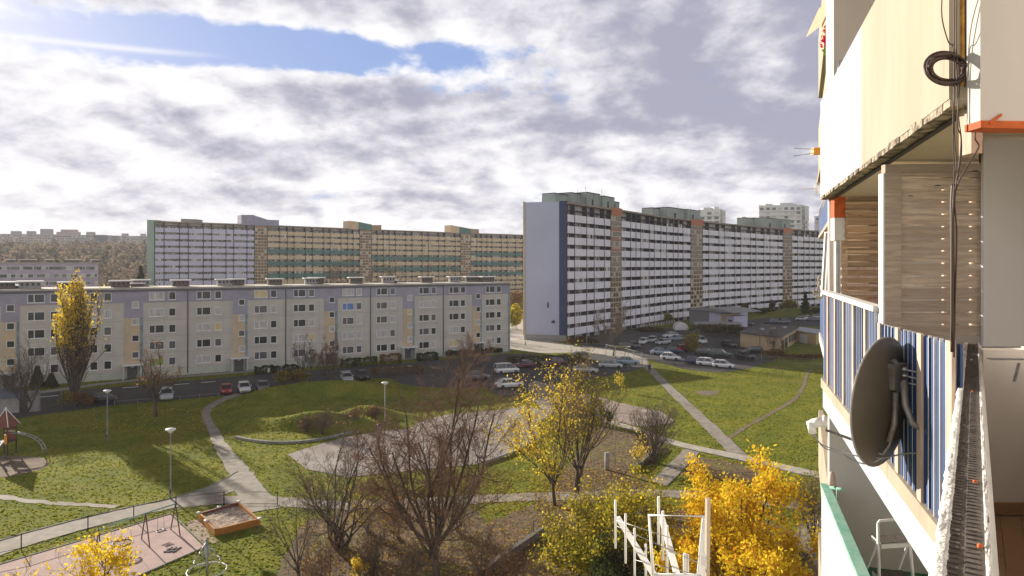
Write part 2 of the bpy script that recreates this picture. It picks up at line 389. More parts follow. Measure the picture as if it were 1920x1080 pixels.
patch('plaza', [(538, 852), (640, 822), (725, 806), (840, 778), (930, 770), (985, 762), (1040, 775), (1008, 792), (1012, 818), (965, 846), (890, 872), (780, 882), (650, 896), (575, 880)], M['plaza'], .046, 3, .08, sm=False)
patch('dirt_strip', [(1000, 715), (1110, 742), (1190, 762), (1240, 772), (1260, 792), (1200, 800), (1100, 780), (1010, 765)], M['dirtgrey'], .052, 5, .3)
patch('leaf_covered_ground', [(820, 1200), (880, 1010), (950, 965), (1010, 944), (1100, 938), (1200, 950), (1330, 960), (1520, 1010), (1560, 1200)], M['litter'], .022, 5, .4)
patch('leaf_covered_ground', [(1040, 924), (1085, 850), (1120, 798), (1180, 812), (1240, 838), (1228, 866), (1190, 880), (1235, 905), (1180, 922)], M['litter'], .023, 5, .3)
patch('leaf_covered_ground', [(540, 1160), (560, 1000), (640, 960), (760, 955), (900, 960), (900, 1160)], M['litter'], .018, 5, .5)
patch('bare_earth', [(1302, 735), (1325, 732), (1348, 736), (1338, 742), (1312, 742)], M['dirt'], .02, 6, .9)
patch('leaf_covered_ground', [(1265, 878), (1300, 858), (1340, 862), (1420, 880), (1440, 905), (1330, 905)], M['litter'], .021, 5, .3)
patch('concrete_slab_path', [(1284, 842), (1312, 849), (1250, 913), (1222, 902)], M['path'], .05, 3, .02, sm=False)
patch('gravel_path', [(1515, 965), (1550, 975), (1600, 1010), (1620, 1120), (1560, 1160), (1530, 1060), (1490, 1015)], M['path'], .05, 5, .1)
patch('bare_earth', [(-60, 860), (40, 855), (85, 862), (80, 880), (0, 896), (-60, 900)], M['dirt'], .024, 5, .2)
# playground slab
def playground():
    q = [at(319, 966), at(382, 1026), at(170, 1118), at(-160, 1108)]
    mb = MB(); mb.prism([(p.x, p.y) for p in q], -.05, .05); o = mb.build('rubber_play_surface', M['pink']); o['kind'] = 'structure'
    mb = MB()
    for i in range(4):
        a, b = q[i], q[(i+1) % 4]; d = b-a; n = nrm(Vector((-d.y, d.x, 0)))*.08; mb.fr(a+n-Vector((0, 0, .05)), d, n, (0, 0, .14))
    mb.build('play_surface_kerb', M['kerb'])['kind'] = 'structure'
playground()
for (x, y) in ((76, 745), (230, 728), (327, 722), (377, 718), (560, 703), (635, 697), (717, 691), (752, 688)):
    p = at(x, y); mb = MB(); d = Vector((.864, .504, 0)); n = Vector((-d.y, d.x, 0)); mb.fr(p-Vector((0, 0, .02)), d*2.2, n*.16, (0, 0, .10)); mb.build('road_marking', M['white'])['kind'] = 'structure'
def tufts():
    """uneven grass: upright blades only where the lawn is the top surface"""
    bpy.context.view_layer.update(); dg = bpy.context.evaluated_depsgraph_get(); rs = np.random.RandomState(8); n = 70000
    y = HY+1/rs.uniform(1/620., 1/195., n)**1.0; x = rs.uniform(-40, 1600, n); D = H*F/(y-HY); X = (x-960)/F*D; C = []
    for i in range(n):
        h = scene.ray_cast(dg, Vector((X[i], D[i], 5)), Vector((0, 0, -1)))
        if h[0] and h[4].name.startswith(('ground', 'grass_mounds')): C.append((X[i], D[i], h[1].z))
    C = np.array(C); N = len(C); a = rs.uniform(0, 3.14, N); s_ = rs.uniform(.03, .095, N)*(1+C[:, 1]/160.); d = np.stack([np.cos(a)*s_, np.sin(a)*s_, 0*a], -1); up = np.stack([rs.uniform(-.5, .5, N)*s_, rs.uniform(-.5, .5, N)*s_, s_*.8], -1)
    V = np.stack([C-d, C+d, C+d*.6+up, C-d*.6+up], 1).reshape(-1, 3); Q = np.arange(N*4).reshape(N, 4)
    o = link_mesh('grass_tufts', np_mesh('grass_tufts', V, Q), [leafmat('grass_blades', (.14, .175, .018), (.30, .285, .045), .45)])
    tag(o, 'uneven tufts of yellow-green grass over the lawns', 'grass', kind='stuff')
tufts()
#PART2
# ------------------------------------------------------------------ long low block (five storeys)
M['panel'] = mat('facade_panel_greybeige', (.585, .54, .475), .9, (.515, .475, .425), .5, .002, 5, c3=(.52, .50, .45), s3=.12, sp3=(.45, .65))
M['plinthc'] = mat('facade_lower_greenish', (.52, .54, .47), .9, (.45, .47, .42), .6)
M['siding'] = mat('lavender_siding', (.38, .355, .43), .7, (.32, .30, .37), .4)
M['tan'] = mat('tan_stair_facade', (.62, .48, .31), .9, (.53, .42, .28), .6)
M['teal'] = mat('teal_painted_strip', (.30, .38, .39), .85, (.18, .24, .26), 1.)
M['roof'] = mat('roof_felt_pale', (.50, .46, .40), .95, (.36, .33, .29), .4, .01, 6)
M['seam'] = mat('downpipe_grey', (.13, .12, .13), .7)
M['cap'] = mat('white_vent_cap', (.8, .78, .76), .5)
rdA = random.Random(11)
M['seamline'] = mat('panel_seam_grey', (.34, .32, .29), .9)
A1 = Vector((-55.5, 123, 0)); AD = nrm((.864, .504, 0)); AN = Vector((AD.y, -AD.x, 0))   # AN = outward, to the camera
def aw(x, off=0):
    k = (x-960)/F; t = (k*A1.y-A1.x)/(AD.x-k*AD.y); return A1+AD*t+AN*off
ROW = [14.1-2.88*i for i in range(5)]
def low_block():
    root = empty('apartment_building', aw(382), 0, 'long five-storey grey-beige panel block with lavender top storey and tan stair strips', 'apartment block')
    xL, xR, top = -230, 954, 15.55
    a, b = aw(xL), aw(xR); back = -AN*11.0
    mb = MB(); mb.prism([p.xy[:] for p in (a, b, b+back, a+back)], 0, top-.25); mb.build('wall', M['panel'], root)
    mb = MB(); e = .25; mb.prism([p.xy[:] for p in (a+AN*e-AD*e, b+AN*e+AD*e, b+back-AN*e+AD*e, a+back-AN*e-AD*e)], top-.25, top+.05)
    mb.build('roof', M['roof'], root)
    mb = MB(); mb.fr(a+AN*.28+Vector((0, 0, top-.55)), (b-a), AN*.1, (0, 0, .32)); mb.build('gutter', M['seam'], root)
    # lavender siding over the top storey, with boards
    mb = MB(); z0, z1 = 13.0, top-.28
    mb.fr(a+Vector((0, 0, z0)), b-a, AN*.06, (0, 0, z1-z0))
    k = z0+.2
    while k < z1: mb.fr(a+AN*.06+Vector((0, 0, k)), b-a, AN*.02, (0, 0, .13)); k += .28
    mb.build('siding', M['siding'], root)
    mb = MB(); mb.fr(a+Vector((0, 0, 0)), b-a, AN*.05, (0, 0, 1.25)); mb.build('plinth', M['plinthc'], root)
    # panel seams
    mb = MB()
    for z in (1.27, 4.1, 6.98, 9.86): mb.fr(a+Vector((0, 0, z)), b-a, AN*.012, (0, 0, .05))
    mb.build('panel_seam', M['seamline'], root)
    mb = MB(); L = (b-a).length; k = 0.
    while k < L: mb.fr(a+AD*k+Vector((0, 0, 1.27)), AD*.045, AN*.010, (0, 0, 11.6)); k += 5.4
    mb.build('panel_seam', M['seamline'], root)
    # stair strips
    stairs = [(-150, -112, -128, -105), (3, 31, 20, 36), (234, 262, 254, 268), (437, 459, 453, 464), (608, 628, 622, 633), (756, 773, 768, 777), (886, 900, 896, 903)]
    seams = [-40, 140, 352, 535.6, 694.5, 831]
    for s in seams:
        p = aw(s, .06); mb = MB(); mb.tube([p+Vector((0, 0, .3)), p+Vector((0, 0, top-.3))], .11, 6); mb.build('downpipe', M['seam'], root)
    b2 = aw(xR-1.5, .05); mb = MB(); mb.fr(b2, AD*.5, AN*.06, (0, 0, top-.3)); mb.build('corner_strip', M['teal'], root)
    wins = []
    def window(x, z, w, h, dbl, off=0.):
        p = aw(x); mb = MB(); o = p-AD*(w/2)+AN*(.065 if z > 13 else off)+Vector((0, 0, z-h/2)); f = .10
        # frame 0, glass 1, sill 2
        mb.fr(o, AD*w, AN*.07, (0, 0, f)); mb.fr(o+Vector((0, 0, h-f)), AD*w, AN*.07, (0, 0, f))
        for q in ([0, w-f]+([w*.36] if dbl else [])): mb.fr(o+AD*q+Vector((0, 0, f)), AD*(f*(1.3 if 0 < q < w-f else 1)), AN*.07, (0, 0, h-2*f))
        mb.fr(o-AD*.08-Vector((0, 0, .07)), AD*(w+.16), AN*.17, (0, 0, .07))
        r = rdA.random(); gl = rdA.choices(['glassd', 'glassm', 'curtain', 'curtyel', 'curtgreen', 'curtblue'], [.52, .2, .22, .03, .01, .01])[0]
        mb.sp = (o+AD*f+Vector((0, 0, f)), w-2*f, h-2*f, gl, dbl); wins.append((mb, p+Vector((0, 0, z)))); return mb
    C = [(-190, 1), (-160, 0), (-75, 1), (-50, 0), (68, 1), (102, 0), (176, 0), (202, 0), (294, 1), (323, 0), (382, 1), (409, 0), (489, 1), (513, 0), (561.7, 1), (584, 0), (652.7, 1), (673, 0), (716, 1), (736, 0), (795, 1), (812.7, 0), (851, 1), (867.7, 0), (919, 1), (935, 0)]
    for x, d in C:
        for z in ROW: window(x, z, 2.35 if d else 1.15, 1.45, d)
    for (s0, s1, sw, te) in stairs:
        p, q = aw(s0, .03), aw(s1, .03); mb = MB(); mb.fr(p+Vector((0, 0, 2.6)), q-p, AN*.06, (0, 0, 10.4-2.6)); mb.build('stair_strip', M['tan'], root)
        mb = MB(); p2 = aw(s0-.5, .03); q2 = aw(te, .03); mb.fr(p2+Vector((0, 0, 10.4)), q2-p2, AN*.07, (0, 0, 2.7))
        k = 10.55
        while k < 13: mb.fr(p2+AN*.07+Vector((0, 0, k)), q2-p2, AN*.02, (0, 0, .13)); k += .28
        mb.build('siding', M['siding'], root)
        p3 = aw(s1+.3, .03); mb = MB(); mb.fr(p3, q2-p3, AN*.05, (0, 0, 10.4)); mb.build('teal_strip', M['teal'], root)
        for z in (12.65, 9.75, 6.9, 4.05): window(sw, z, 1.1, 1.15, False, .115)
        # entrance: door, number plate, canopy
        pc = aw((s0+s1)/2, .04); mb = MB(); mb.fr(pc-AD*.75, AD*1.5, AN*.08, (0, 0, 2.2), 0); mb.fr(pc-AD*.6+AN*.08+Vector((0, 0, .9)), AD*1.2, AN*.02, (0, 0, 1.1), 1)
        d = mb.build('entrance_door', [M['seam'], M['glassm']], root)
        hb = MB(); hb.tube([pc+AD*.5+AN*.14+Vector((0, 0, .9)), pc+AD*.5+AN*.14+Vector((0, 0, 1.3))], .03, 5); hb.build('handle', M['galv'], d)
        mb = MB(); mb.fr(pc-AD*1.6+Vector((0, 0, 2.35)), AD*3.2, AN*1.5, (0, 0, .22)); mb.build('entrance_canopy', M['cap'], root)
        for e in (-1.45, 1.15): mb = MB(); mb.fr(pc+AD*e, AD*.25, AN*1.35, (0, 0, 2.35)); mb.build('canopy_wall', M['plinthc'], root)
        mb = MB(); mb.fr(pc-AD*.3+AN*.2+Vector((0, 0, 1.95)), AD*.6, AN*.05, (0, 0, .22)); mb.build('house_number_plate', M['cap'], root)
    def glass(o, mb):
        c, w, h, gl, dbl = mb.sp; g = MB()
        g.fr(c, AD*w, AN*.025, (0, 0, h))
        g.build('pane', M[gl], o)
    wins.sort(key=lambda t: (t[1]-Vector((0, 0, H))).length)
    big = MB(); n = 0; gm = ['glassd', 'glassm', 'curtain', 'curtyel', 'curtgreen', 'curtblue']
    vis = [w for w in wins if w[1].x/w[1].y > -.78]; hid = [w for w in wins if w[1].x/w[1].y <= -.78]
    for mb, c in vis[:100]: glass(mb.build('window', M['white'], root), mb)
    for mb, c in vis[100:]+hid:
        cc, w, h, gl, dbl = mb.sp; mb.fr(cc, AD*w, AN*.025, (0, 0, h), 1+gm.index(gl)); big.add(mb)
    big.build('window', [M['white']]+[M[g] for g in gm], root, kind='stuff')
    # roof vents with white caps
    for i, (x, w, dp, hh) in enumerate([(-120, 2.6, 5, 1.0), (0, 2.8, 5, 1.0), (18, 2.2, 6, .4), (52, 3.0, 3.6, 1.1), (128, 2.8, 3, .9), (226, 2.9, 4, 1.05), (267, 2.6, 8, 1.1), (259, 2.0, 7, .5), (343, 2.8, 5, 1.05), (428, 2.6, 5, 1.1), (455, 2.6, 7, 1.1), (527, 2.6, 6, 1.1), (597, 2.4, 6, 1.15), (613, 2.6, 8, 1.2), (684, 2.6, 6, 1.2), (746, 2.6, 6, 1.3), (760, 2.0, 8, .5), (820, 2.6, 6, 1.2), (874, 2.6, 6, 1.2), (918, 4.0, 8, 1.1), (938, 3, 6, 1.1)]):
        p = aw(x, -dp)+Vector((0, 0, top+.05)); mb = MB(); mb.fr(p-AD*(w/2)+AN*.5, AD*w, -AN*1.0, (0, 0, hh))
        for q in range(4): mb.fr(p-AD*(w/2-.3)+AD*(q*w/4)+AN*.5+Vector((0, 0, hh*.45)), AD*.3, AN*.02, (0, 0, hh*.4), 1)
        o = mb.build('chimney', [M['brick'] if i % 3 else M['conc'], M['dark']], root); mb = MB(); mb.fr(p-AD*(w/2+.35)+AN*.8+Vector((0, 0, hh)), AD*(w+.7), -AN*1.6, (0, 0, .2)); mb.build('cap', M['cap'], o)
    return root
low_block()

# ------------------------------------------------------------------ gallery ("wave") blocks
M['latt'] = mat('stair_lattice_tan', (.38, .27, .18), .9, (.30, .21, .14), 1.)
M['orange'] = mat('faded_orange_paint', (.52, .19, .09), .8, (.42, .15, .08), 1.5)
M['whitepar'] = mat('white_balcony_panel', (.84, .81, .85), .8, (.74, .72, .77), .25, .0, 5)
M['endwall'] = mat('pale_blue_end_wall', (.47, .49, .63), .9, (.44, .46, .59), .08, .0, 3, c3=(.51, .52, .63), s3=.05)
M['navy'] = mat('navy_strip', (.035, .06, .14), .8, (.03, .05, .12), 1.)
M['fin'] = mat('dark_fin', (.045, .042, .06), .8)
M['recess'] = mat('recessed_gallery_wall', (.52, .48, .44), .9, (.42, .38, .35), .3)
M['greencap'] = mat('roof_block_green_grey', (.34, .39, .35), .9, (.29, .33, .31), .3)
M['brownroof'] = mat('brown_roof_edge', (.26, .17, .13), .9, (.36, .30, .26), 1.2)
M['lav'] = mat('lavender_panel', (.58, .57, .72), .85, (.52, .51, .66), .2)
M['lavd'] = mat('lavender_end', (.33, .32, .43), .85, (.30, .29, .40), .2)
M['tanpar'] = mat('tan_balcony_panel', (.62, .50, .33), .85, (.55, .44, .30), .15)
M['greenpar'] = mat('green_balcony_panel', (.10, .22, .19), .85, (.08, .18, .17), .15)
M['sage'] = mat('sage_green_edge', (.33, .43, .36), .85, (.30, .39, .33), .15)
def gallery(root, pts, bounds, towers, z0, pitch, nf, htop, parf, depth=11., parh=1.66, fin=.28, rec=1.2, wallm='recess', roofm='brownroof', towerm='latt', seed=3):
    """pts: list of (screen x, D) along the curved facade; bounds: screen x of bay edges."""
    rd = random.Random(seed); P_ = [Vector(((x-960)/F*D, D, 0)) for x, D in pts]
    def hit(x):
        k = (x-960)/F
        for i in range(len(P_)-1):
            if x <= pts[i+1][0] or i == len(P_)-2:
                a, b = P_[i], P_[i+1]; d = b-a; t = (k*a.y-a.x)/(d.x-k*d.y); return a+d*t
    B = [hit(x) for x in bounds]; n = len(B)
    N = []
    for i in range(n):
        d = nrm(B[min(i+1, n-1)]-B[max(i-1, 0)]); N.append(Vector((d.y, -d.x, 0)))
    zt = z0+nf*pitch
    # core behind the galleries
    core = MB()
    for i in range(n-1):
        a, b = B[i]-N[i]*rec, B[i+1]-N[i+1]*rec; c, d = B[i+1]-N[i+1]*depth, B[i]-N[i]*depth
        core.prism([q.xy[:] for q in (a, b, c, d)], 0, htop-.5)
    core.build('wall', M[wallm], root)
    rf = MB()
    for i in range(n-1):
        a, b = B[i]+N[i]*.35, B[i+1]+N[i+1]*.35; c, d = B[i+1]-N[i+1]*depth, B[i]-N[i]*depth
        rf.prism([q.xy[:] for q in (a, b, c, d)], htop-.5, htop)
        L = (b-a).length; m = max(1, int(L/1.6))
        for j in range(m):
            if rd.random() < .8: rf.fr(a.lerp(b, (j+.15)/m)+Vector((0, 0, htop-.42)), (b-a)/m*.6, N[i]*.04, (0, 0, .3), 1)
    rf.build('roof', [M[roofm], M['conc']], root)
    slabs = []
    for k in range(nf+1):
        s = MB(); z = z0+k*pitch
        for i in range(n-1):
            if (i in towers):
                s.build('floor_slab', M['fin'], root); s = MB(); continue
            a, b = B[i]-N[i]*rec, B[i+1]-N[i+1]*rec; c, d = B[i+1]-N[i+1]*.02, B[i]-N[i]*.02
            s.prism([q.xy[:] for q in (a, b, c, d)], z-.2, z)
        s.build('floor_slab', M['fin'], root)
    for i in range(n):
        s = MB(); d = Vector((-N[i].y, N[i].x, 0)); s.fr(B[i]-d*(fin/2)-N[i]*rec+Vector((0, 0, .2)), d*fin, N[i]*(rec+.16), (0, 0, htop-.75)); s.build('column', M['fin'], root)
    par = []; win = []; gm = [M['white'], M['glassd'], M['glassm'], M['curtain'], M['curtyel'], M['latt']]
    for i in range(n-1):
        a, b = B[i], B[i+1]; d = b-a; L = d.length; u = nrm(d); nn = Vector((u.y, -u.x, 0))
        if i in towers:
            t = MB(); t.fr(a+u*.15+nn*.1, u*(L-.3), -nn*(rec+.1), (0, 0, htop+(.0))); o = t.build('stair_tower', M[towerm], root)
            g = MB(); m = 4
            for k in range(nf*2+1): g.fr(a+u*.15+nn*.1+Vector((0, 0, z0+k*pitch/2-.3)), u*(L-.3), nn*.08, (0, 0, .22 if k % 2 else .3), 0)
            for k in range(nf*2):
                for j in range(m):
                    w = (L-.3)/m
                    g.fr(a+u*(.15+w*(j+.18))+nn*.1+Vector((0, 0, z0+k*pitch/2+.12)), u*(w*.55), nn*.03, (0, 0, pitch/2-.45), 1 if rd.random() < .8 else 2)
            g.build('window_grid', [M['tan'] if towerm == 'latt' else M['latt'], M['glassd'], M['curtain']], o); continue
        pf = parf(bounds[i])
        for k in range(nf):
            z = z0+k*pitch; row = nf-1-k; p = MB()
            p.fr(a+u*(fin/2)+Vector((0, 0, z-.22)), u*(L-fin), nn*.1, (0, 0, parh+.22), pf(row)); par.append((p, (a+b)/2+Vector((0, 0, z))))
            w = MB(); closed = rd.random() < .11; wz = z+parh+.02 if closed else z+.9; wh = pitch-parh-.25 if closed else pitch-1.15
            base = a+u*(fin/2) if closed else a-nn*(rec-.0)+u*(fin/2); q = .2; LL = L-fin
            while q < LL-.5:
                ww = rd.choice([.8, 1.2, 1.6]) if not closed else .9; ww = min(ww, LL-q-.1)
                if rd.random() < .85:
                    w.fr(base+u*q+Vector((0, 0, wz)), u*ww, nn*.05, (0, 0, wh), 0)
                    gi = rd.choices([1, 2, 3, 4], [.48, .22, .24, .06])[0]
                    w.fr(base+u*(q+.1)+nn*.05+Vector((0, 0, wz+.08)), u*max(ww-.2, .1), nn*.02, (0, 0, wh-.16), gi)
                if not closed and rd.random() < .35:
                    w.fr(base+u*(q+ww+.1)+Vector((0, 0, z+.05)), u*.85, nn*.06, (0, 0, 2.05), 5 if rd.random() < .3 else 1)
                    q += 1.0
                q += ww+(.05 if closed else rd.uniform(.3, .9))
            if w.v: win.append((w, (a+b)/2+Vector((0, 0, z))))
    many('balcony_panel', par, [M[m] for m in root_par], root)
    many('window', win, gm, root)
    return B, N, hit
def along(x0, x1, step):
    n = max(1, round((x1-x0)/step)); return [x0+(x1-x0)*i/n for i in range(n+1)]
# right-hand wave block
rootC = empty('apartment_building', at(1062, 640), 0, 'long curved eleven-storey white gallery block with pale blue end wall and navy corner strip', 'apartment block')
zz = [308, 350, 418, 460, 517, 553, 612, 665, 695, 722, 770, 798, 835, 867, 905, 932, 960, 1003, 1070, 1105, 1162, 1195, 1252, 1285, 1340, 1370, 1415, 1450, 1495, 1522, 1573, 1605, 1640, 1670, 1700, 1730, 1757, 1790, 1820, 1850, 1880, 1920, 1960, 2000]
bC = [960+v/3 for v in zz]; bC[0] = 1062.5
towC = {5, 17, 29}
ptsC = [(1062, 174.5), (1150, 195.8), (1250, 230), (1350, 262), (1450, 296), (1540, 324), (1680, 366)]
HT = 35.7
root_par = ['whitepar', 'orange']
def parC(x): return lambda row: 0
BC, NC, hitC = gallery(rootC, ptsC, bC, towC, 1.55, 2.93, 11, HT, parC, seed=5)
def end_c():
    a = BC[0]; l = Vector(((983-960)/F*177.6, 177.6, 0)); d = l-a; L = d.length; u = nrm(d); nn = Vector((-u.y, u.x, 0))
    if nn.y > 0: nn = -nn
    q = hitC(1085)-NC[0]*10.5
    mb = MB(); mb.prism([p.xy[:] for p in (a+u*1.9, l, l+Vector((8, 14, 0)), q, BC[0]+Vector((.5, 2, 0)))], 1.2, HT+.1); e = mb.build('end_wall', M['endwall'], rootC)
    mb = MB(); mb.fr(a+u*1.95+nn*.05, -u*2.1, -nn*1.2, (0, 0, HT+.25)); mb.build('corner_strip', M['navy'], rootC)
    mb = MB(); mb.fr(a+nn*.12, d, -nn*1., (0, 0, 1.5)); mb.build('plinth', M['conc'], rootC)
    mb = MB(); mb.fr(l+u*.25+nn*.3+Vector((0, 0, 1.2)), -u*.45, -nn*1., (0, 0, HT-.9)); mb.build('edge_trim', M['tan'], rootC)
    # two small dark fittings on the wall
    for fx, z, w, h in ((.42, 8.5, .35, 1.3), (.27, 4.6, .9, .5)):
        p = a+d*fx+nn*.0; mb = MB(); mb.fr(p+Vector((0, 0, z)), u*w, nn*.15, (0, 0, h)); mb.fr(p+u*(w*.3)+Vector((0, 0, z+h)), u*(w*.35), nn*.12, (0, 0, .3)); mb.build('wall_fitting', M['dark'], rootC)
    # orange caps over stair towers
    for i in sorted(towC):
        p, q2 = BC[i], BC[i+1]; dd = q2-p; n2 = nrm((dd.y, -dd.x, 0)); mb = MB(); mb.fr(p+n2*.35+Vector((0, 0, HT-1.9)), dd, n2*.12, (0, 0, 2.2)); mb.build('tower_cap', M['orange'], rootC)
        if i == 5:
            for k in (29.6, 26.7, 23.8): mb = MB(); mb.fr(p+n2*.2+Vector((0, 0, k)), dd, n2*.1, (0, 0, .35)); mb.build('orange_band', M['orange'], rootC)
    # roof blocks
    for segs in ([(1071, 1095, 362, 5), (1095, 1113, 361, 4), (1113, 1137, 362, 2), (1137, 1158, 369, 1.), (1158, 1173, 378, 2.)], [(1248, 1262, 389, 5), (1262, 1294, 390, 2), (1294, 1318, 394, 1), (1318, 1330, 396, 4)], [(1420, 1440, 408, 6), (1440, 1468, 409, 2), (1468, 1486, 412, 1.)]):
        o = None
        for x0, x1, yt, off in segs:
            p, q2 = hitC(x0), hitC(x1); dd = q2-p; n2 = nrm((dd.y, -dd.x, 0)); D = (p.y+q2.y)/2; zt = H+(HY-yt)*D/F
            mb = MB(); mb.fr(p-n2*off+Vector((0, 0, HT-.1)), dd, -n2*(9-off), (0, 0, zt-HT)); 
            mb.fr(p-n2*(off-.1)+Vector((0, 0, zt-.1)), dd, -n2*(9-off), (0, 0, .25), 1)
            if off < 3: mb.fr(p-n2*(off-.03)+dd*.35+Vector((0, 0, HT)), dd*.12, n2*.05, (0, 0, 2.), 1)
            mb.build('lift_house', [M['greencap'], M['fin']], rootC)
        p = hitC((segs[1][0]+segs[1][1])/2)-Vector((0, -3, 0)); mb = MB()
        for j in range(5): mb.tube([p+Vector((j*2.2-5, 0, HT)), p+Vector((j*2.2-5, 0, HT+3.6+(j % 3)*.9))], .045, 4)
        mb.build('antenna', M['dark'], rootC)
end_c()
# far left wave block
rootB = empty('apartment_building', (-146, 281, 0), 0, 'very long far gallery block, lavender at its left end, tan with green bands further right', 'apartment block')
bB = [290, 307.6, 336.5, 353, 381, 397, 423.6, 438, 463, 477, 501, 524.3, 538.8, 551, 572.5, 586, 607, 619, 639, 651.6, 662, 674, 696.5, 707, 718.6, 729.6, 741, 761, 772.6, 791.5, 803.4, 822.7, 834, 853.5, 863.5, 882.6, 894, 903, 913, 922.5, 940, 951, 967, 980, 995, 1010, 1025, 1040]
towB = {9, 21, 34}
HB = 37.7
root_par = ['lav', 'tanpar', 'greenpar']
def parB(x):
    if x < 480: return lambda r: 0
    if x < 680: g = (3, 5, 7)
    elif x < 870: g = (4, 6)
    else: g = (3, 5, 7)
    return lambda r: 2 if r in g else 1
ptsB = [(290, 281), (480, 305), (690, 345), (870, 384), (980, 409), (1050, 428)]
BB, NB, hitB = gallery(rootB, ptsB, bB, towB, 3.0, 2.76, 12, HB, parB, parh=1.6, fin=.3, wallm='recess', roofm='brownroof', towerm='latt', seed=9)
def ends_b():
    a = BB[0]; mb = MB(); mb.fr(a+Vector((-3.0, -.3, 0)), (3.3, .4, 0), (1, 11, 0), (0, 0, HB+.4)); mb.build('end_wall', M['sage'], rootB)
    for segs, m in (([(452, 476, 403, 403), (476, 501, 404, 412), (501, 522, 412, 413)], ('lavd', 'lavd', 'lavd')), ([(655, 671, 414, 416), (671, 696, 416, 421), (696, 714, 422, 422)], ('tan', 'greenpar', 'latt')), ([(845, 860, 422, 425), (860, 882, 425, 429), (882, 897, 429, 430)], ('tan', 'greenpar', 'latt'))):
        for (x0, x1, y0, y1), mm in zip(segs, m):
            p, q = hitB(x0), hitB(x1); dd = q-p; n2 = nrm((dd.y, -dd.x, 0)); za = H+(HY-y0)*p.y/F; zb = H+(HY-y1)*q.y/F; z = HB-.5
            A_ = [p+n2*.6, q+n2*.6, q-n2*6, p-n2*6]; hs = [za, zb, zb, za]; mb = MB()
            lo = [v+Vector((0, 0, z)) for v in A_]; hi = [v+Vector((0, 0, h)) for v, h in zip(A_, hs)]
            mb.face(hi); mb.face(lo[::-1])
            for j in range(4): mb.face([lo[j], lo[(j+1) % 4], hi[(j+1) % 4], hi[j]])
            mb.build('lift_house', M[mm], rootB)
    p = hitB(335); q = hitB(366); mb = MB(); mb.fr(p+Vector((0, 2, HB)), q-p, (0, 5, 0), (0, 0, 1.4)); mb.build('lift_house', M['conc'], rootB)
ends_b()

# ------------------------------------------------------------------ other buildings
def simple_block(label, px0, px1, D0, D1, top, base, depth, wm, rows, cols, wmats, caps=(), group=None, capm=None, wsize=(1.5, 1.3), wz0=None, pitch=2.8, name='apartment_building', cat='apartment block', bands=None):
    a = Vector(((px0-960)/F*D0, D0, base)); b = Vector(((px1-960)/F*D1, D1, base)); u = nrm(b-a); nn = Vector((u.y, -u.x, 0)); L = (b-a).length
    root = empty(name, a, 0, label, cat, group); rd = random.Random(int(px0)+99)
    mb = MB(); mb.fr(a, b-a, -nn*depth, (0, 0, top-base-.3)); mb.build('wall', M[wm], root)
    mb = MB(); mb.fr(a-u*.3+nn*.3+Vector((0, 0, top-base-.3)), b-a+u*.6, -nn*(depth+.6), (0, 0, .35)); mb.build('roof', M['roof'], root)
    for (c0, c1, ct) in caps:
        k0 = (c0-px0)/(px1-px0)*L; k1 = (c1-px0)/(px1-px0)*L; D = D0+(D1-D0)*(c0-px0)/(px1-px0); zt = H+(HY-ct)*D/F
        mb = MB(); mb.fr(a+u*k0-nn*2+Vector((0, 0, top-base)), u*(k1-k0), -nn*(depth*.5), (0, 0, zt-top)); mb.build('lift_house', M[capm or wm], root)
    it = []
    for r in range(rows):
        z = (wz0 if wz0 is not None else top-base-2.0)-r*pitch
        for c in range(cols):
            if rd.random() < .06: continue
            x = L*(c+.5+rd.uniform(-.08, .08))/cols; w = MB(); ww = wsize[0]*(1 if c % 3 else .6)
            w.fr(a+u*(x-ww/2)+Vector((0, 0, z-wsize[1]/2)), u*ww, nn*.08, (0, 0, wsize[1]), 0)
            w.fr(a+u*(x-ww/2+.12)+nn*.08+Vector((0, 0, z-wsize[1]/2+.12)), u*(ww-.24), nn*.03, (0, 0, wsize[1]-.24), rd.choices([1, 2, 3], wmats)[0]); it.append((w, a+u*x+Vector((0, 0, z))))
    many('window', it, [M['white'], M['glassd'], M['glassm'], M['curtain']], root)
    return root, a, b, u, nn
M['farpink'] = mat('far_pinkish_wall', (.42, .34, .34), .9, (.37, .31, .33), .05)
M['fargrey'] = mat('far_grey_wall', (.36, .34, .36), .9, (.31, .30, .33), .05)
M['farblue'] = mat('far_slate_wall', (.10, .12, .17), .9)
M['mauve'] = mat('mauve_wall', (.46, .38, .50), .9, (.40, .34, .45), .3)
M['newwhite'] = mat('new_white_tower_wall', (.66, .66, .66), .8, (.60, .60, .61), .2)
M['newgrey'] = mat('new_grey_tower_wall', (.25, .24, .26), .8)
rt, a, b, u, nn = simple_block('mauve low block with white vent caps beyond the long grey-beige block', -90, 184, 236, 258, 20.4, 0, 11, 'mauve', 5, 34, [.3, .3, .4], wsize=(1.7, 1.4))
for k in (12, 37, 52, 86, 126, 139, 177, -20, -50):
    t = (k+90)/274*(b-a).length; p = a+u*t-nn*3+Vector((0, 0, 20.4)); mb = MB(); mb.fr(p-u*1, u*2, -nn*1.2, (0, 0, 1.)); c = mb.build('chimney', M['brick'], rt); mb = MB(); mb.fr(p-u*1.4+nn*.4+Vector((0, 0, 1)), u*2.8, -nn*2, (0, 0, .25)); mb.build('cap', M['cap'], c)
zf = 34
simple_block('hazy long pinkish grey block on the far hillside, at the left edge', -120, 100, 800, 820, 56.5, zf, 12, 'farpink', 7, 40, [.3, .6, .1], [(17, 33, 433), (47, 61, 433), (73, 94, 429)], 'far hillside blocks', 'fargrey', (3., 1.4))
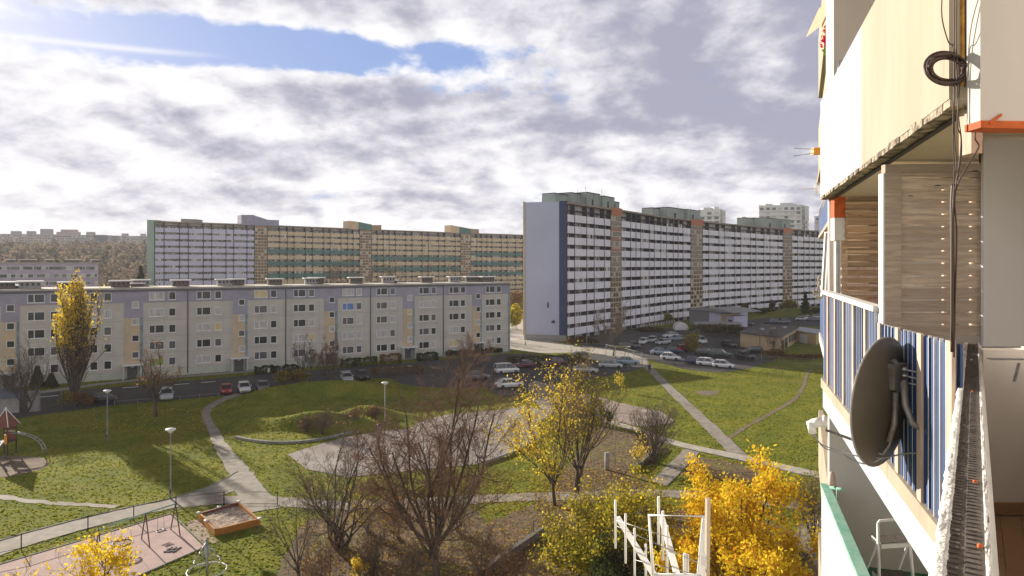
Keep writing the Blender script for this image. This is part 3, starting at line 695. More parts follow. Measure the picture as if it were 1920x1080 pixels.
simple_block('hazy far block with the widest lift house, left of the slate-blue one', 100, 176, 822, 830, 56., zf, 12, 'fargrey', 7, 20, [.3, .6, .1], [(104, 112, 434.5), (112, 141, 430), (141, 146, 434.5), (160, 174, 434.5)], 'far hillside blocks', 'farpink', (3., 1.4))
rt, a, b, u, nn = simple_block('hazy slate-blue end of a far block with a pale stepped mark', 176, 194.5, 806, 808, 55.2, zf, 12, 'farblue', 0, 1, [1, 0, 0], (), 'far hillside blocks')
mb = MB(); L = (b-a).length
for k, (x0, x1, z) in enumerate(((.05, .95, 5.), (.12, .85, 8.5), (.2, .72, 12.), (.32, .55, 14.))): mb.fr(a+u*(L*x0)+nn*(.02*k+.02), u*(L*(x1-x0)), nn*.1, (0, 0, z))
mb.build('stepped_mark', M['fargrey'], rt)
simple_block('narrow hazy pink block between the slate-blue end and the grey block', 195, 208, 850, 852, 56.6, zf, 12, 'farpink', 7, 3, [.3, .6, .1], (), 'far hillside blocks')
simple_block('hazy grey block on the far hillside, just left of the sage green edge', 208.5, 300, 860, 880, 56.6, zf, 12, 'fargrey', 7, 22, [.5, .3, .2], [(227, 239, 437.5), (262, 272, 438)], 'far hillside blocks', 'fargrey', (2.6, 1.6))
# new towers behind the right wave block
def tower(label, x0, xm, x1, D, yt, floors, grp, roofs=()):
    z = H+(HY-yt)*D/F; a = Vector(((x0-960)/F*D, D, 0)); m = Vector(((xm-960)/F*D, D-6, 0)); b = Vector(((x1-960)/F*(D+2), D+8, 0))
    root = empty('tower_block', a, 0, label, 'tower block', grp); rd = random.Random(int(x0))
    mb = MB(); mb.prism([a.xy[:], m.xy[:], b.xy[:], (b+a-m).xy[:]], 0, z); mb.build('wall', M['newwhite'], root)
    for (s, e, wall) in ((a, m, 0), (m, b, 1)):
        d = e-s; L = d.length; u = nrm(d); n2 = Vector((u.y, -u.x, 0)); nc = max(2, int(L/3.6))
        if wall: g = MB(); g.fr(s+u*.3+n2*.0+Vector((0, 0, 8)), u*(L*.42), n2*.06, (0, 0, z-9)); g.build('grey_panel', M['newgrey'], root)
        for k in range(floors):
            zz_ = z-3.4-k*3.0
            if not wall: g = MB(); g.fr(s+Vector((0, 0, zz_-1.1)), d, n2*1.0, (0, 0, .9)); g.build('balcony', M['newwhite'], root)
            w = MB()
            for c in range(nc):
                if rd.random() < .85: w.fr(s+u*(L*(c+.2)/nc)+n2*.07+Vector((0, 0, zz_)), u*(L/nc*(.55 if wall else .6)), n2*.05, (0, 0, 1.7), 0 if rd.random() < .7 else 1)
            w.build('window_row', [M['glassm'] if not wall else M['glassd'], M['curtain']], root)
    for rx, w, h in roofs:
        g = MB(); p = a.lerp(m, rx); g.fr(p+Vector((0, 4, z)), (w, 0, 0), (0, 6, 0), (0, 0, h)); g.tube([p+Vector((w/2, 6, z+h)), p+Vector((w/2, 6, z+h+2.5))], .12, 4); g.build('lift_house', M['newwhite'], root)
tower('pale modern tower block standing tallest behind the curved white block', 1423, 1496, 1524, 470, 385, 8, 'modern towers behind', [(.2, 5, 1.2), (.55, 9, 1.8), (.8, 4, 1.2)])
tower('grey-white modern tower rising behind the middle green roof block', 1310, 1345, 1366, 430, 393, 6, 'modern towers behind', [(.3, 6, 1.4), (.8, 3, 1.8)])
tower('small pale tower top between the two larger modern towers', 1385, 1412, 1422, 500, 408, 5, 'modern towers behind', [(.3, 3, .8)])
tower('modern tower top half hidden at the edge of the near yellow building', 1527, 1560, 1575, 480, 404, 5, 'modern towers behind', [(.3, 3, .8)])
# yellow pavilion and garage beside the car park
M['cream'] = mat('cream_render', (.56, .42, .25), .9, (.50, .37, .22), .4)
M['yellowr'] = mat('yellow_render', (.58, .42, .20), .9, (.52, .38, .18), .4)
M['darkroof'] = mat('dark_roof_felt', (.13, .11, .10), .9, (.09, .08, .08), .5)
def pavilion():
    p0, p1, p2 = at(1388, 650), at(1462, 661), at(1495, 640); p3 = p0+(p2-p1); h = 3.3
    root = empty('pavilion', p0, 0, 'flat-roofed cream pavilion with dark roof beside the grassy field', 'pavilion')
    poly = [p.xy[:] for p in (p0, p1, p2, p3)]; c = (p0+p2)/2
    mb = MB(); mb.prism(poly, 0, h); mb.build('wall', M['cream'], root)
    mb = MB(); mb.prism([((p.x-c.x)*1.05+c.x, (p.y-c.y)*1.05+c.y) for p in (p0, p1, p2, p3)], h, h+.3); mb.build('roof', M['darkroof'], root)
    d = p2-p1; u = nrm(d); n2 = Vector((u.y, -u.x, 0)); L = d.length
    for t, w, z0, z1 in ((.08, .14, .1, 2.3), (.26, .14, .1, 2.5), (.48, .12, 1.0, 2.6), (.64, .12, .8, 2.6), (.8, .12, .8, 2.6)):
        mb = MB(); mb.fr(p1+d*t+Vector((0, 0, z0)), d*w, n2*.06, (0, 0, z1-z0)); mb.build('window', M['glassd'], root)
    d0 = p1-p0; n0 = nrm((d0.y, -d0.x, 0)); mb = MB(); mb.tube([p0+d0*.52+n0*.1, p0+d0*.52+n0*.1+Vector((0, 0, h+1.4))], .07, 6); mb.build('downpipe', M['seam'], root)
    for t in (.35, .55, .75): mb = MB(); q = p0.lerp(p2, t)+Vector((0, 0, h+.3)); mb.fr(q, (.9, .3, 0), (-.2, .6, 0), (0, 0, .45)); mb.build('roof_vent', M['galv'], root)
    q0, q1, q2 = at(1489, 640), at(1530, 647.5), at(1541, 640); q3 = q0+(q2-q1); h = 2.7
    root = empty('garage', q0, 0, 'low yellow garage with pale roof and grey door, attached right of the pavilion', 'garage')
    mb = MB(); mb.prism([p.xy[:] for p in (q0, q1, q2, q3)], 0, h); mb.build('wall', M['yellowr'], root)
    c = (q0+q2)/2; mb = MB(); mb.prism([((p.x-c.x)*1.08+c.x, (p.y-c.y)*1.08+c.y) for p in (q0, q1, q2, q3)], h, h+.22); mb.build('roof', M['galv'], root)
    d = q1-q0; n2 = nrm((d.y, -d.x, 0)); mb = MB(); mb.fr(q0+d*.25+n2*0, d*.36, n2*.07, (0, 0, 2.1)); mb.build('garage_door', M['whitepar'], root)
pavilion()
def annex():
    """entrance hall in front of the curved block"""
    p0, p1, p2 = at(1292, 608), at(1330, 612), at(1352, 612.5); h = 5.0
    root = empty('entrance_hall', p0, 0, 'low grey entrance hall with shallow curved roof in front of the curved white block', 'entrance hall')
    u = nrm(p1-p0); n2 = Vector((u.y, -u.x, 0)); p3 = p2-n2*12; p4 = p0-n2*12
    mb = MB(); mb.prism([p.xy[:] for p in (p0, p1, p1-n2*12, p4)], 0, h); mb.build('wall', M['newgrey'], root)
    mb = MB(); mb.prism([p.xy[:] for p in (p1+u*.02, p2, p3, p1-n2*12+u*.02)], 0, h-.4); mb.build('wall', M['lav'], root)
    mb = MB(); mb.fr(p2+n2*.0, u*2.2, -n2*6, (0, 0, h-.8)); mb.build('orange_porch', M['tan'], root)
    mb = MB(); mb.fr(p2+u*2.25, u*3, -n2*6, (0, 0, h-1.4)); mb.fr(p2+u*3+n2*.0, u*1.5, n2*.06, (0, 0, 2.5), 1); mb.build('porch_wall', [M['lav'], M['glassd']], root)
    L = (p2-p0).length+8; V = MB(); m = 10
    for k in range(m):
        a0, a1 = k/m, (k+1)/m; z0_, z1_ = h+.9*math.sin(a0*math.pi), h+.9*math.sin(a1*math.pi)
        q0 = p0+n2*.6-u*.5+u*(L*a0); q1 = p0+n2*.6-u*.5+u*(L*a1); w = -n2*13
        V.face([q0+Vector((0, 0, z0_)), q1+Vector((0, 0, z1_)), q1+w+Vector((0, 0, z1_)), q0+w+Vector((0, 0, z0_))]); V.face([q0+Vector((0, 0, h-.15)), q1+Vector((0, 0, h-.15)), q1+Vector((0, 0, z1_)), q0+Vector((0, 0, z0_))])
    V.build('roof', M['galv'], root)
annex()
#PART3
# ------------------------------------------------------------------ trees and shrubs
def unit(a): return a/np.maximum(np.linalg.norm(a, axis=-1, keepdims=True), 1e-9)
def tubes(P_, Rr, n):
    """P_ (N,k,3), Rr (N,k) -> verts, quads"""
    N, k, _ = P_.shape; d = unit(np.concatenate([P_[:, 1:]-P_[:, :-1], P_[:, -1:]-P_[:, -2:-1]], 1))
    ref = np.where(np.abs(d[..., 2:3]) < .9, np.array([0, 0, 1.]), np.array([1., 0, 0])); ref = np.broadcast_to(ref[:, :1], d.shape)
    a = unit(np.cross(d, ref)); b = np.cross(d, a); t = 2*np.pi*np.arange(n)/n
    V = P_[:, :, None]+(a[:, :, None]*np.cos(t)[:, None]+b[:, :, None]*np.sin(t)[:, None])*Rr[:, :, None, None]
    idx = np.arange(N*k*n).reshape(N, k, n); i0 = idx[:, :-1]; i1 = idx[:, 1:]
    Q = np.stack([i0, i1, np.roll(i1, -1, 2), np.roll(i0, -1, 2)], -1).reshape(-1, 4); return V.reshape(-1, 3), Q
class Geo:
    def __init__(s): s.V = []; s.Q = []; s.M = []; s.n = 0
    def add(s, V, Q, m=0):
        s.V.append(V); s.Q.append(Q+s.n); s.M.append(np.full(len(Q), m)); s.n += len(V)
    def build(s, name, mats, parent=None, kind=None):
        o = link_mesh(name, np_mesh(name, np.concatenate(s.V), np.concatenate(s.Q), np.concatenate(s.M)), mats, parent)
        if kind: o['kind'] = kind
        return o
def leaves(rs, C, size, up=.0):
    N = len(C); a = unit(rs.normal(size=(N, 3))); b = unit(np.cross(a, rs.normal(size=(N, 3)))); s = (size*rs.uniform(.6, 1.3, N))[:, None]
    a = a*s; b = b*s*.7; V = np.stack([C-a, C-b*.9+a*.1, C+a, C+b*.9+a*.1], 1).reshape(-1, 3); return V, np.arange(N*4).reshape(N, 4)
def sprout(rs, P_, Rr, per, tr, ang, fac, k, up=.15, wig=.12, rfac=.55, short=.5, rmin=.006, Lmin=.15):
    N, kk, _ = P_.shape; t = np.repeat(np.arange(per)[None]/per, N, 0)*(tr[1]-tr[0])+tr[0]+rs.uniform(0, (tr[1]-tr[0])/per, (N, per))
    f = t*(kk-1); i = np.minimum(f.astype(int), kk-2); w = (f-i)[..., None]; ar = np.arange(N)[:, None]
    p = P_[ar, i]*(1-w)+P_[ar, i+1]*w; d = unit(P_[ar, i+1]-P_[ar, i]); r = Rr[ar, i]*(1-w[..., 0])+Rr[ar, i+1]*w[..., 0]
    L = np.linalg.norm(P_[:, 1:]-P_[:, :-1], axis=-1).sum(1)[:, None]
    perp = unit(np.cross(d, rs.normal(size=d.shape))); A = np.radians(rs.uniform(*ang, size=t.shape))[..., None]
    nd = d*np.cos(A)+perp*np.sin(A); ln = np.maximum(L*fac*(1-short*t)*rs.uniform(.6, 1.25, t.shape), Lmin)
    p = p.reshape(-1, 3); nd = nd.reshape(-1, 3); ln = ln.reshape(-1); r0 = np.maximum(r.reshape(-1)*rfac, rmin)
    return extend(rs, p, nd, ln, r0, k, up, wig, rmin)
def extend(rs, p, nd, ln, r0, k, up, wig, rmin=.006):
    out = [p]; d = unit(nd); st = (ln/(k-1))[:, None]
    for j in range(k-1):
        d = unit(d+np.array([0, 0, up])+rs.normal(size=d.shape)*wig); p = p+d*st; out.append(p)
    return np.stack(out, 1), np.maximum(r0[:, None]*np.linspace(1, .35, k)[None], rmin*.6)
def tree(label, px, py=None, h=9, w=7, seed=1, trunk=.25, r=.16, stems=1, limbs=7, lang=(20, 45), per=(8, 7, 5), ang=(30, 55), up=.12, tw='barkgrey', leaf=None, nleaf=0, lsize=.09, lzone=None, name='tree', cat='tree', group=None, loc=None, D=None, facs=(.64, .6, .6), wig=.10, bark='bark', rmin=.008, lean=0, flat=1., leaf2=None, lspread=.25, stemspread=.5):
    rs = np.random.RandomState(seed)
    base = np.array(loc if loc is not None else at(px, py))
    S = stems; bp = np.zeros((S, 3)); bp[:, :2] = rs.normal(size=(S, 2))*.12*(S > 1)
    nd = np.zeros((S, 3)); nd[:, 2] = 1; nd[:, :2] = rs.normal(size=(S, 2))*(.06 if S == 1 else stemspread); nd[:, 0] += lean
    tl = h*max(trunk, .05)*rs.uniform(.85, 1.15, S); tp, tr_ = extend(rs, bp, nd, tl*1.0, np.full(S, r), 5, .04, .04); tr_ = r*np.linspace(1.15, .78, 5)[None].repeat(S, 0)
    ztop = tp[:, -1, 2].mean(); Lm = (h-ztop)
    # limbs rise from the upper trunk and keep rising
    f = rs.uniform(.55, 1., (S, limbs)); f[:, 0] = 1; i = np.minimum((f*4).astype(int), 3); wv = (f*4-i)[..., None]; ar = np.arange(S)[:, None]
    p = (tp[ar, i]*(1-wv)+tp[ar, i+1]*wv).reshape(-1, 3); az = (np.arange(limbs)[None]*2.4+rs.uniform(-.5, .5, (S, limbs))).reshape(-1)
    A = np.radians(rs.uniform(*lang, size=S*limbs)); A[::limbs] *= .25
    d = np.stack([np.sin(A)*np.cos(az), np.sin(A)*np.sin(az), np.cos(A)], -1); ln = Lm*(1.02-.30*(A/max(A.max(), .01))**1.5)*rs.uniform(.82, 1.05, len(A))
    P0, R0 = extend(rs, p, d, ln, np.full(len(A), r*.46), 9, up*.35, wig*.8, .02)
    scale = (w/2)/max(np.percentile(np.linalg.norm(P0[:, -1, :2]-tp[:, -1, :2].mean(0), axis=1), 75)+.22*Lm, .5)
    if scale < 1: P0[..., :2] = tp[:, -1, :2].mean(0)+(P0[..., :2]-tp[:, -1, :2].mean(0))*(1-(1-scale)*np.linspace(0, 1, 9)[None, :, None])
    lv = [(P0, R0)]; Pp, Rp = P0, R0
    for j, n_ in enumerate(per):
        Pp, Rp = sprout(rs, Pp, Rp, n_, (.2 if j == 0 else .25, 1.), ang, facs[min(j, 2)]*(.75 if j == 0 else 1), (7, 5, 4, 3)[min(j, 3)], up, wig*(1+.4*j), .5, .45, rmin); lv.append((Pp, Rp))
    root = empty(name, base, 0, label, cat, group)
    g = Geo(); V, Q = tubes(tp, tr_, 9); g.add(V+base-0, Q)
    V, Q = tubes(P0, R0, 7); g.add(V+base, Q); V, Q = tubes(*lv[1], 5); g.add(V+base, Q)
    def loc_build(gg, nm, mats, parent):
        gg.V = [v-base for v in gg.V]; return gg.build(nm, mats, parent)
    loc_build(g, 'trunk', [M[bark]], root)
    c = Geo(); mats = [M[tw]]
    for (a_, b_) in lv[2:]: V, Q = tubes(a_, b_, 3); c.add(V+base, Q)
    if leaf:
        mats.append(leaf)
        T = lv[-1][0].reshape(-1, 3); T = T[T[:, 2] > .1]
        if lzone is not None: T = T[rs.uniform(size=len(T)) < lzone(T/np.array([w/2, w/2, h]))]
        if len(T):
            C = T[rs.randint(0, len(T), nleaf)]+rs.normal(size=(nleaf, 3))*lspread
            C = C[C[:, 2] > .15]; V, Q = leaves(rs, C, lsize); 
            k = len(C); half = rs.uniform(size=k) < (.0 if leaf2 is None else .17)
            c.add(V+base, Q, 1)
            if leaf2 is not None: mats.append(leaf2); c.M[-1] = np.where(half, 2, 1)
    loc_build(c, 'crown', mats, root)
    return root
LY = leafmat('leaf_yellow', (.72, .50, .03), (.85, .68, .10)); LG = leafmat('leaf_green_yellow', (.20, .22, .03), (.48, .40, .05))
LO = leafmat('leaf_orange', (.55, .20, .02), (.75, .42, .04)); LD = leafmat('leaf_dark_green', (.035, .055, .018), (.09, .11, .03))
LB = leafmat('leaf_brown', (.16, .085, .04), (.30, .17, .07)); LR = leafmat('leaf_red', (.35, .08, .05), (.5, .16, .08)); LGold = leafmat('leaf_gold', (.74, .50, .02), (.88, .70, .06))
LLitter = leafmat('leaf_fallen', (.30, .16, .06), (.55, .36, .12), .2)
# the tall poplar before the long block
tree('tall columnar poplar, golden leaves in its sunlit upper half, before the long block', 142, 762, 16.3, 7.2, 3, .06, .30, limbs=34, lang=(3, 24), per=(10, 7, 5), ang=(14, 36), up=.20, leaf=LY, nleaf=6500, lsize=.15, facs=(.42, .45, .5), lspread=.22,
     lzone=lambda T: np.clip((T[:, 2]-.42)*3, .06, 1)*np.where(T[:, 0] < .15, 1., .35), tw='barktan', name='poplar_tree', cat='tree', rmin=.016)
tree('bare spreading tree standing right of the poplar, beside the car park road', 292, 782, 9.4, 8.5, 4, .28, .20, limbs=8, lang=(25, 60), per=(8, 7, 5), tw='barkgrey', rmin=.012, leaf=LB, nleaf=350, lsize=.14)
tree('bare thin tree at the left edge before the first stair strip', 50, 775, 8.8, 6.5, 5, .2, .15, stems=2, limbs=6, lang=(15, 45), per=(8, 6, 4), tw='barkgrey', rmin=.012)
tree('small bare tree hiding the shelter at the left edge', 22, 770, 6.0, 4.5, 6, .2, .12, limbs=6, lang=(15, 45), per=(7, 6, 4), rmin=.012)
# central big linden
tree('largest bare tree, reddish twigs on top, in the bottom centre', 818, 1128, 13.9, 11.6, 21, .27, .24, limbs=11, lang=(6, 60), per=(12, 11, 11), ang=(25, 60), up=.06, tw='barkred', rmin=.0085, facs=(.66, .52, .55), wig=.15, name='linden_tree')
tree('wide many-stemmed bare tree left of the largest bare tree', 640, 1030, 9.0, 13, 8, .12, .13, stems=5, limbs=4, lang=(25, 70), per=(9, 8, 7), up=.03, wig=.16, tw='barkgrey', rmin=.0062, stemspread=.55, facs=(.6, .5, .5), leaf=LB, nleaf=300)
tree('bare tree rising at the left of the thicket by the sandbox', 560, 1085, 5.4, 6, 12, .15, .08, stems=3, limbs=3, lang=(20, 60), per=(6, 6, 3), up=.04, rmin=.008, stemspread=.5)
# birches with yellow leaves
tree('slender tree with sparse yellow leaves, left one of the pair beyond the plaza', 1040, 948, 11.2, 8.8, 31, .22, .14, limbs=9, lang=(12, 55), per=(8, 7, 6), ang=(25, 50), up=.13, tw='barktan', leaf=LY, nleaf=3400, lsize=.10, leaf2=LG, rmin=.0105, lean=-.16,
     lzone=lambda T: np.where(T[:, 0] < .0, .9, .25), name='birch_tree', lspread=.35)
tree('slender tree with tan twigs and few leaves, right one of the pair beyond the plaza', 1080, 925, 11.0, 8.4, 32, .25, .15, stems=2, limbs=7, lang=(10, 50), per=(8, 7, 6), ang=(25, 50), up=.14, tw='barktan', leaf=LG, nleaf=1600, lsize=.10, leaf2=LY, rmin=.0105, name='birch_tree', stemspread=.15)
tree('low bare multi-stemmed tree beside the concrete slab path', 1228, 868, 5.6, 7.8, 33, .08, .12, stems=5, limbs=4, lang=(20, 55), per=(8, 7, 5), up=.06, tw='barkgrey', rmin=.0095, stemspread=.45)
# golden maples near
def dense(T): return np.ones(len(T))
tree('large golden-orange maple at the bottom right beside the near yellow building', 1385, 1185, 8.6, 10.2, 41, .22, .2, limbs=12, lang=(15, 70), per=(8, 8, 6), up=.12, leaf=LGold, nleaf=26000, lsize=.10, leaf2=LO, name='maple_tree', lspread=.22, tw='barkgrey')
tree('yellow-green leafy tree left of the golden maple', 1175, 1110, 5.9, 8.4, 42, .12, .13, stems=3, limbs=6, lang=(20, 60), per=(7, 7, 6), up=.07, leaf=LG, nleaf=12000, lsize=.10, leaf2=LGold, lspread=.22, stemspread=.35)
tree('small yellow-green bushy tree at the lower left of the drying frame', 1085, 1085, 4.8, 6.0, 43, .1, .1, stems=3, limbs=6, lang=(25, 65), per=(7, 7, 5), up=.05, leaf=LG, nleaf=5200, lsize=.095, leaf2=LY, lspread=.25, stemspread=.4)
tree('dark green bush beneath the drying frame', 1150, 1150, 3.8, 4.2, 44, .1, .08, stems=3, limbs=6, lang=(25, 60), per=(6, 6, 5), leaf=LD, nleaf=5000, lsize=.09, lspread=.2, name='bush', cat='bush')
tree('bare tree with yellow-orange leaf tips poking up at the bottom left corner', 160, 1330, 6.9, 8.5, 45, .25, .13, limbs=9, lang=(10, 50), per=(7, 6, 4), leaf=LGold, nleaf=2600, lsize=.085, lzone=lambda T: np.clip((T[:, 2]-.55)*3, 0, 1), lspread=.15, tw='barktan', rmin=.007)
tree('bare tree with a few yellow tips at the bottom edge, left of the corner tree', 30, 1330, 6.3, 6.5, 46, .25, .11, limbs=8, lang=(10, 45), per=(7, 6, 4), leaf=LGold, nleaf=900, lsize=.08, lspread=.15, tw='barktan', rmin=.007)
tree('leafy shrub beside the gravel path by the near yellow building', 1530, 1020, 4.6, 4.0, 47, .1, .07, stems=4, limbs=4, lang=(20, 50), per=(7, 6, 4), leaf=LG, nleaf=700, lsize=.08, tw='barktan', stemspread=.4, name='shrub', cat='shrub')
# behind the central tree and along the blocks
tree('bare tree with pinkish twigs before the right end of the long block', 868, 722, 8.2, 9.6, 51, .22, .17, limbs=9, lang=(20, 58), per=(8, 8, 6), tw='barkred', rmin=.014)
tree('bare twiggy tree before the first stair tower of the curved white block', 1150, 668, 10.8, 11, 52, .2, .2, limbs=9, lang=(20, 62), per=(8, 7, 6), tw='barkgrey', rmin=.02)
tree('small bare tree in front of the third seam of the long block', 570, 712, 7.6, 5.0, 53, .25, .12, limbs=7, per=(7, 6, 4), rmin=.016)
tree('small pale-leaved tree beside the third seam of the long block', 584, 702, 4.6, 2.6, 54, .3, .08, limbs=6, lang=(10, 30), per=(5, 4, 3), rmin=.014, leaf=leafmat('leaf_pale', (.4, .35, .22), (.55, .5, .34)), nleaf=260, lsize=.14)
tree('bare reddish-brown tree left of the two parked dark cars', 628, 722, 8.2, 6.5, 55, .22, .16, limbs=8, lang=(20, 55), per=(7, 7, 5), rmin=.018, tw='barkred')
tree('low brown tree behind the hedge at the bare reddish tree', 608, 705, 5.5, 5.5, 56, .2, .12, limbs=7, lang=(25, 60), per=(7, 7, 4), rmin=.02, tw='barkred')
proto = tree('large dark bare tree beyond the roof, left of the green-topped tan block', 645, 640, 20.5, 17, 57, .2, .3, limbs=9, lang=(20, 60), per=(7, 7, 5), rmin=.05, loc=((645-960)/F*195, 195, 0), tw='barkgrey', group='dark trees beyond the long roof')
kd = kidmap(proto)
for (x, D, s, rz, lab) in ((738, 205, 1.0, 1.2, 'broad rusty-brown tree crown beyond the roof, right of the dark bare one'), (712, 210, .93, 2.6, 'lower rusty tree crown wedged left of the broad rusty one beyond the roof'), (800, 215, .86, .4, 'faint low bare crown just above the long roof near its right part'), (855, 220, .88, 3.0, 'faint low bare crown above the roof before the tan stair tower'), (620, 200, .93, 4.4, 'smaller dark crown overlapping the large dark bare tree on its left')):
    c = copy_tree(proto, kd); c.location = ((x-960)/F*D, D, 0); c.scale = (s, s, s); c.rotation_euler.z = rz; tag(c, lab)
def bush(label, px, py, w, d, h, lm, n=1500, lsize=.12, name='bush', cat='bush', group=None, seed=None, rz=0, D=None, clumps=None, box=False, lm2=None, stems=True):
    rs = np.random.RandomState(seed or int(px*3+py)); base = np.array(at(px, py)); c, s = math.cos(rz), math.sin(rz)
    if box:
        P_ = rs.uniform(-1, 1, (n, 3)); ax = rs.randint(0, 3, n); sg = np.where(rs.uniform(size=n) < .5, -1, 1)
        P_[np.arange(n), ax] = np.where(ax == 2, 1, sg)*rs.uniform(.8, 1.02, n); P_ = P_*np.array([w/2, d/2, h/2])+np.array([0, 0, h/2])
        P_[:, 2] += .12*np.sin(P_[:, 0]*1.9)+.10*np.sin(P_[:, 0]*4.3+1)
    else:
        k = clumps or 7; cc = rs.uniform(-1, 1, (k, 3)); cc = unit(cc)*rs.uniform(.15, .62, (k, 1)); r = rs.uniform(.35, .55, k); r[0] = .6; cc[0] = 0
        i = rs.randint(0, k, n); P_ = cc[i]+unit(rs.normal(size=(n, 3)))*(r[i]*rs.uniform(.55, 1.08, n))[:, None]; P_ = P_*np.array([w/2, d/2, h/2])+np.array([0, 0, h*.5]); P_[:, 2] = np.abs(P_[:, 2])
    P_ = np.stack([P_[:, 0]*c-P_[:, 1]*s, P_[:, 0]*s+P_[:, 1]*c, P_[:, 2]], -1)
    V, Q = leaves(rs, P_, lsize); root = empty(name, base, 0, label, cat, group); g = Geo(); g.add(V, Q)
    mats = [lm]
    if lm2 is not None: mats.append(lm2); g.M[-1] = (rs.uniform(size=len(Q)) < .35).astype(int)
    g.build('foliage', mats, root)
    if stems:
        m = 9 if not box else max(6, int(w/.6)); p = np.zeros((m, 3)); p[:, 0] = rs.uniform(-.4, .4, m)*w*(1 if box else .4); p[:, 1] = rs.uniform(-.3, .3, m)*d*.5
        p = np.stack([p[:, 0]*c-p[:, 1]*s, p[:, 0]*s+p[:, 1]*c, p[:, 2]], -1); nd = rs.normal(size=(m, 3))*.35; nd[:, 2] = 1
        P1, R1 = extend(rs, p, nd, np.full(m, h*.85), np.full(m, .035), 5, .05, .15); P2, R2 = sprout(rs, P1, R1, 6, (.2, 1), (25, 60), .4, 4, .05, .15, .5, .4, .01)
        g = Geo(); g.add(*tubes(P1, R1, 4)); g.add(*tubes(P2, R2, 3)); g.build('stems', [M['barkgrey']], root)
    return root
ra = math.atan2(AD.y, AD.x)
for i, (x0, x1, y, h, lm, lab) in enumerate(((315, 432, 702, 1.7, LB, 'long dark brown hedge left of the white car\'s entrance door'), (478, 512, 702, 1.3, LD, 'short dark hedge right of the entrance behind the white hatchback'), (512, 560, 700, 1.2, LD, 'dark low hedge behind the pale-coated pedestrian'), (640, 668, 690, 1.6, LD, 'rounded dark hedge behind the two parked dark cars'), (672, 706, 687, 1.6, LD, 'dark green hedge right of the seam, with yellowish tips'), (714, 752, 684, 1.9, LB, 'olive-brown hedge ending at the entrance door'), (783, 820, 677, 1.5, LD, 'dark hedge right of the entrance door, near the pinkish tree'), (840, 940, 668, 1.0, LD, 'low dark hedge at the foot of the long block\'s right end'))):
    a, b = at(x0, y), at(x1, y-(x1-x0)*.075); L = (b-a).length
    o = bush(lab, (x0+x1)/2, y-(x1-x0)*.04, L, 1.5, h, lm, int(L*650), .12, 'hedge', 'hedge', 'hedges along the long block', rz=math.atan2((b-a).y, (b-a).x), box=True, lm2=LG if i in (4, 5) else None)
bush('brown leafless hedge along the edge of the parking area in front', 745, 702, 9, 2.2, 1.3, LB, 2200, .12, 'hedge', 'hedge', box=True, rz=.3)
bush('long dark clipped hedge beside the pale pavement, before the parking area', 1022, 682, 15, 3.0, 1.5, LD, 4200, .13, 'hedge', 'hedge', box=True, rz=.25, lm2=LB)
bush('golden yellow shrubs between the long block and the pale blue end wall', 966, 620, 7, 7, 8.5, LG, 3000, .3, lm2=LGold)
bush('pale brown bare bush above the golden shrubs, between the two blocks', 968, 600, 7, 5, 12, LB, 1100, .3)
bush('round olive-yellow bush in the middle of the far car park', 1293, 660, 5.8, 5, 5.2, LG, 2300, .18, lm2=LB)
bush('small olive bush left of the shelter path, before the long block', 530, 722, 4.0, 3, 3.0, LG, 900, .15, lm2=LB)
bush('dim green-brown shrub group before the long block, right of the small olive bush', 560, 722, 7.5, 3.5, 2.8, LB, 1700, .14, lm2=LG)
bush('green shrub at the foot of the tall poplar', 125, 764, 3.6, 3, 2.6, LG, 700, .12, lm2=LB)
bush('brown shrub right of the poplar foot', 160, 764, 3.8, 3, 2.4, LB, 900, .12)
for i, (x, y, w, h, lab, lm) in enumerate(((1085, 648, 11, 2.6, 'brown shrub bed at the foot of the navy corner strip', LB), (1245, 606, 9, 4.2, 'yellow-green shrub left of the white tent', LG), (1222, 622, 12, 1.6, 'low dark shrub bed by the white railing', LD), (1340, 630, 20, 3.6, 'dark olive hedge behind the pale car park row', LD), (1378, 630, 9, 3.8, 'dark olive shrub left of the pavilion', LD), (1420, 590, 16, 3.2, 'dark shrub row at the foot of the curved block, behind the roof of the pavilion', LD), (1440, 582, 10, 5.5, 'rounded green tree-like shrub before the third stair tower', LD), (1478, 586, 9, 6.0, 'olive shrub left of the dark conifer', LG), (1395, 588, 7, 5.0, 'brownish shrub right of the entrance hall', LB), (1535, 590, 9, 3.0, 'shrub behind the far parked cars by the conifer', LD))):
    bush(lab, x, y, w, w*.4, h, lm, 1700, .28, 'shrub', 'shrub', 'shrubs at the curved block', lm2=LD if lm is LB else LB)
bush('brown bare bush with a thin tree stem before the pavilion', 1448, 674, 9, 3, 2.4, LB, 1500, .14, 'shrub', 'shrub')
bush('brown overgrown strip right of the pavilion before the garage', 1510, 674, 16, 3, 1.3, LB, 2200, .16, 'shrub', 'shrub')
tree('bare small tree before the cream pavilion', 1452, 672, 6.6, 5.5, 61, .25, .12, limbs=7, lang=(20, 60), per=(7, 6, 4), rmin=.018)
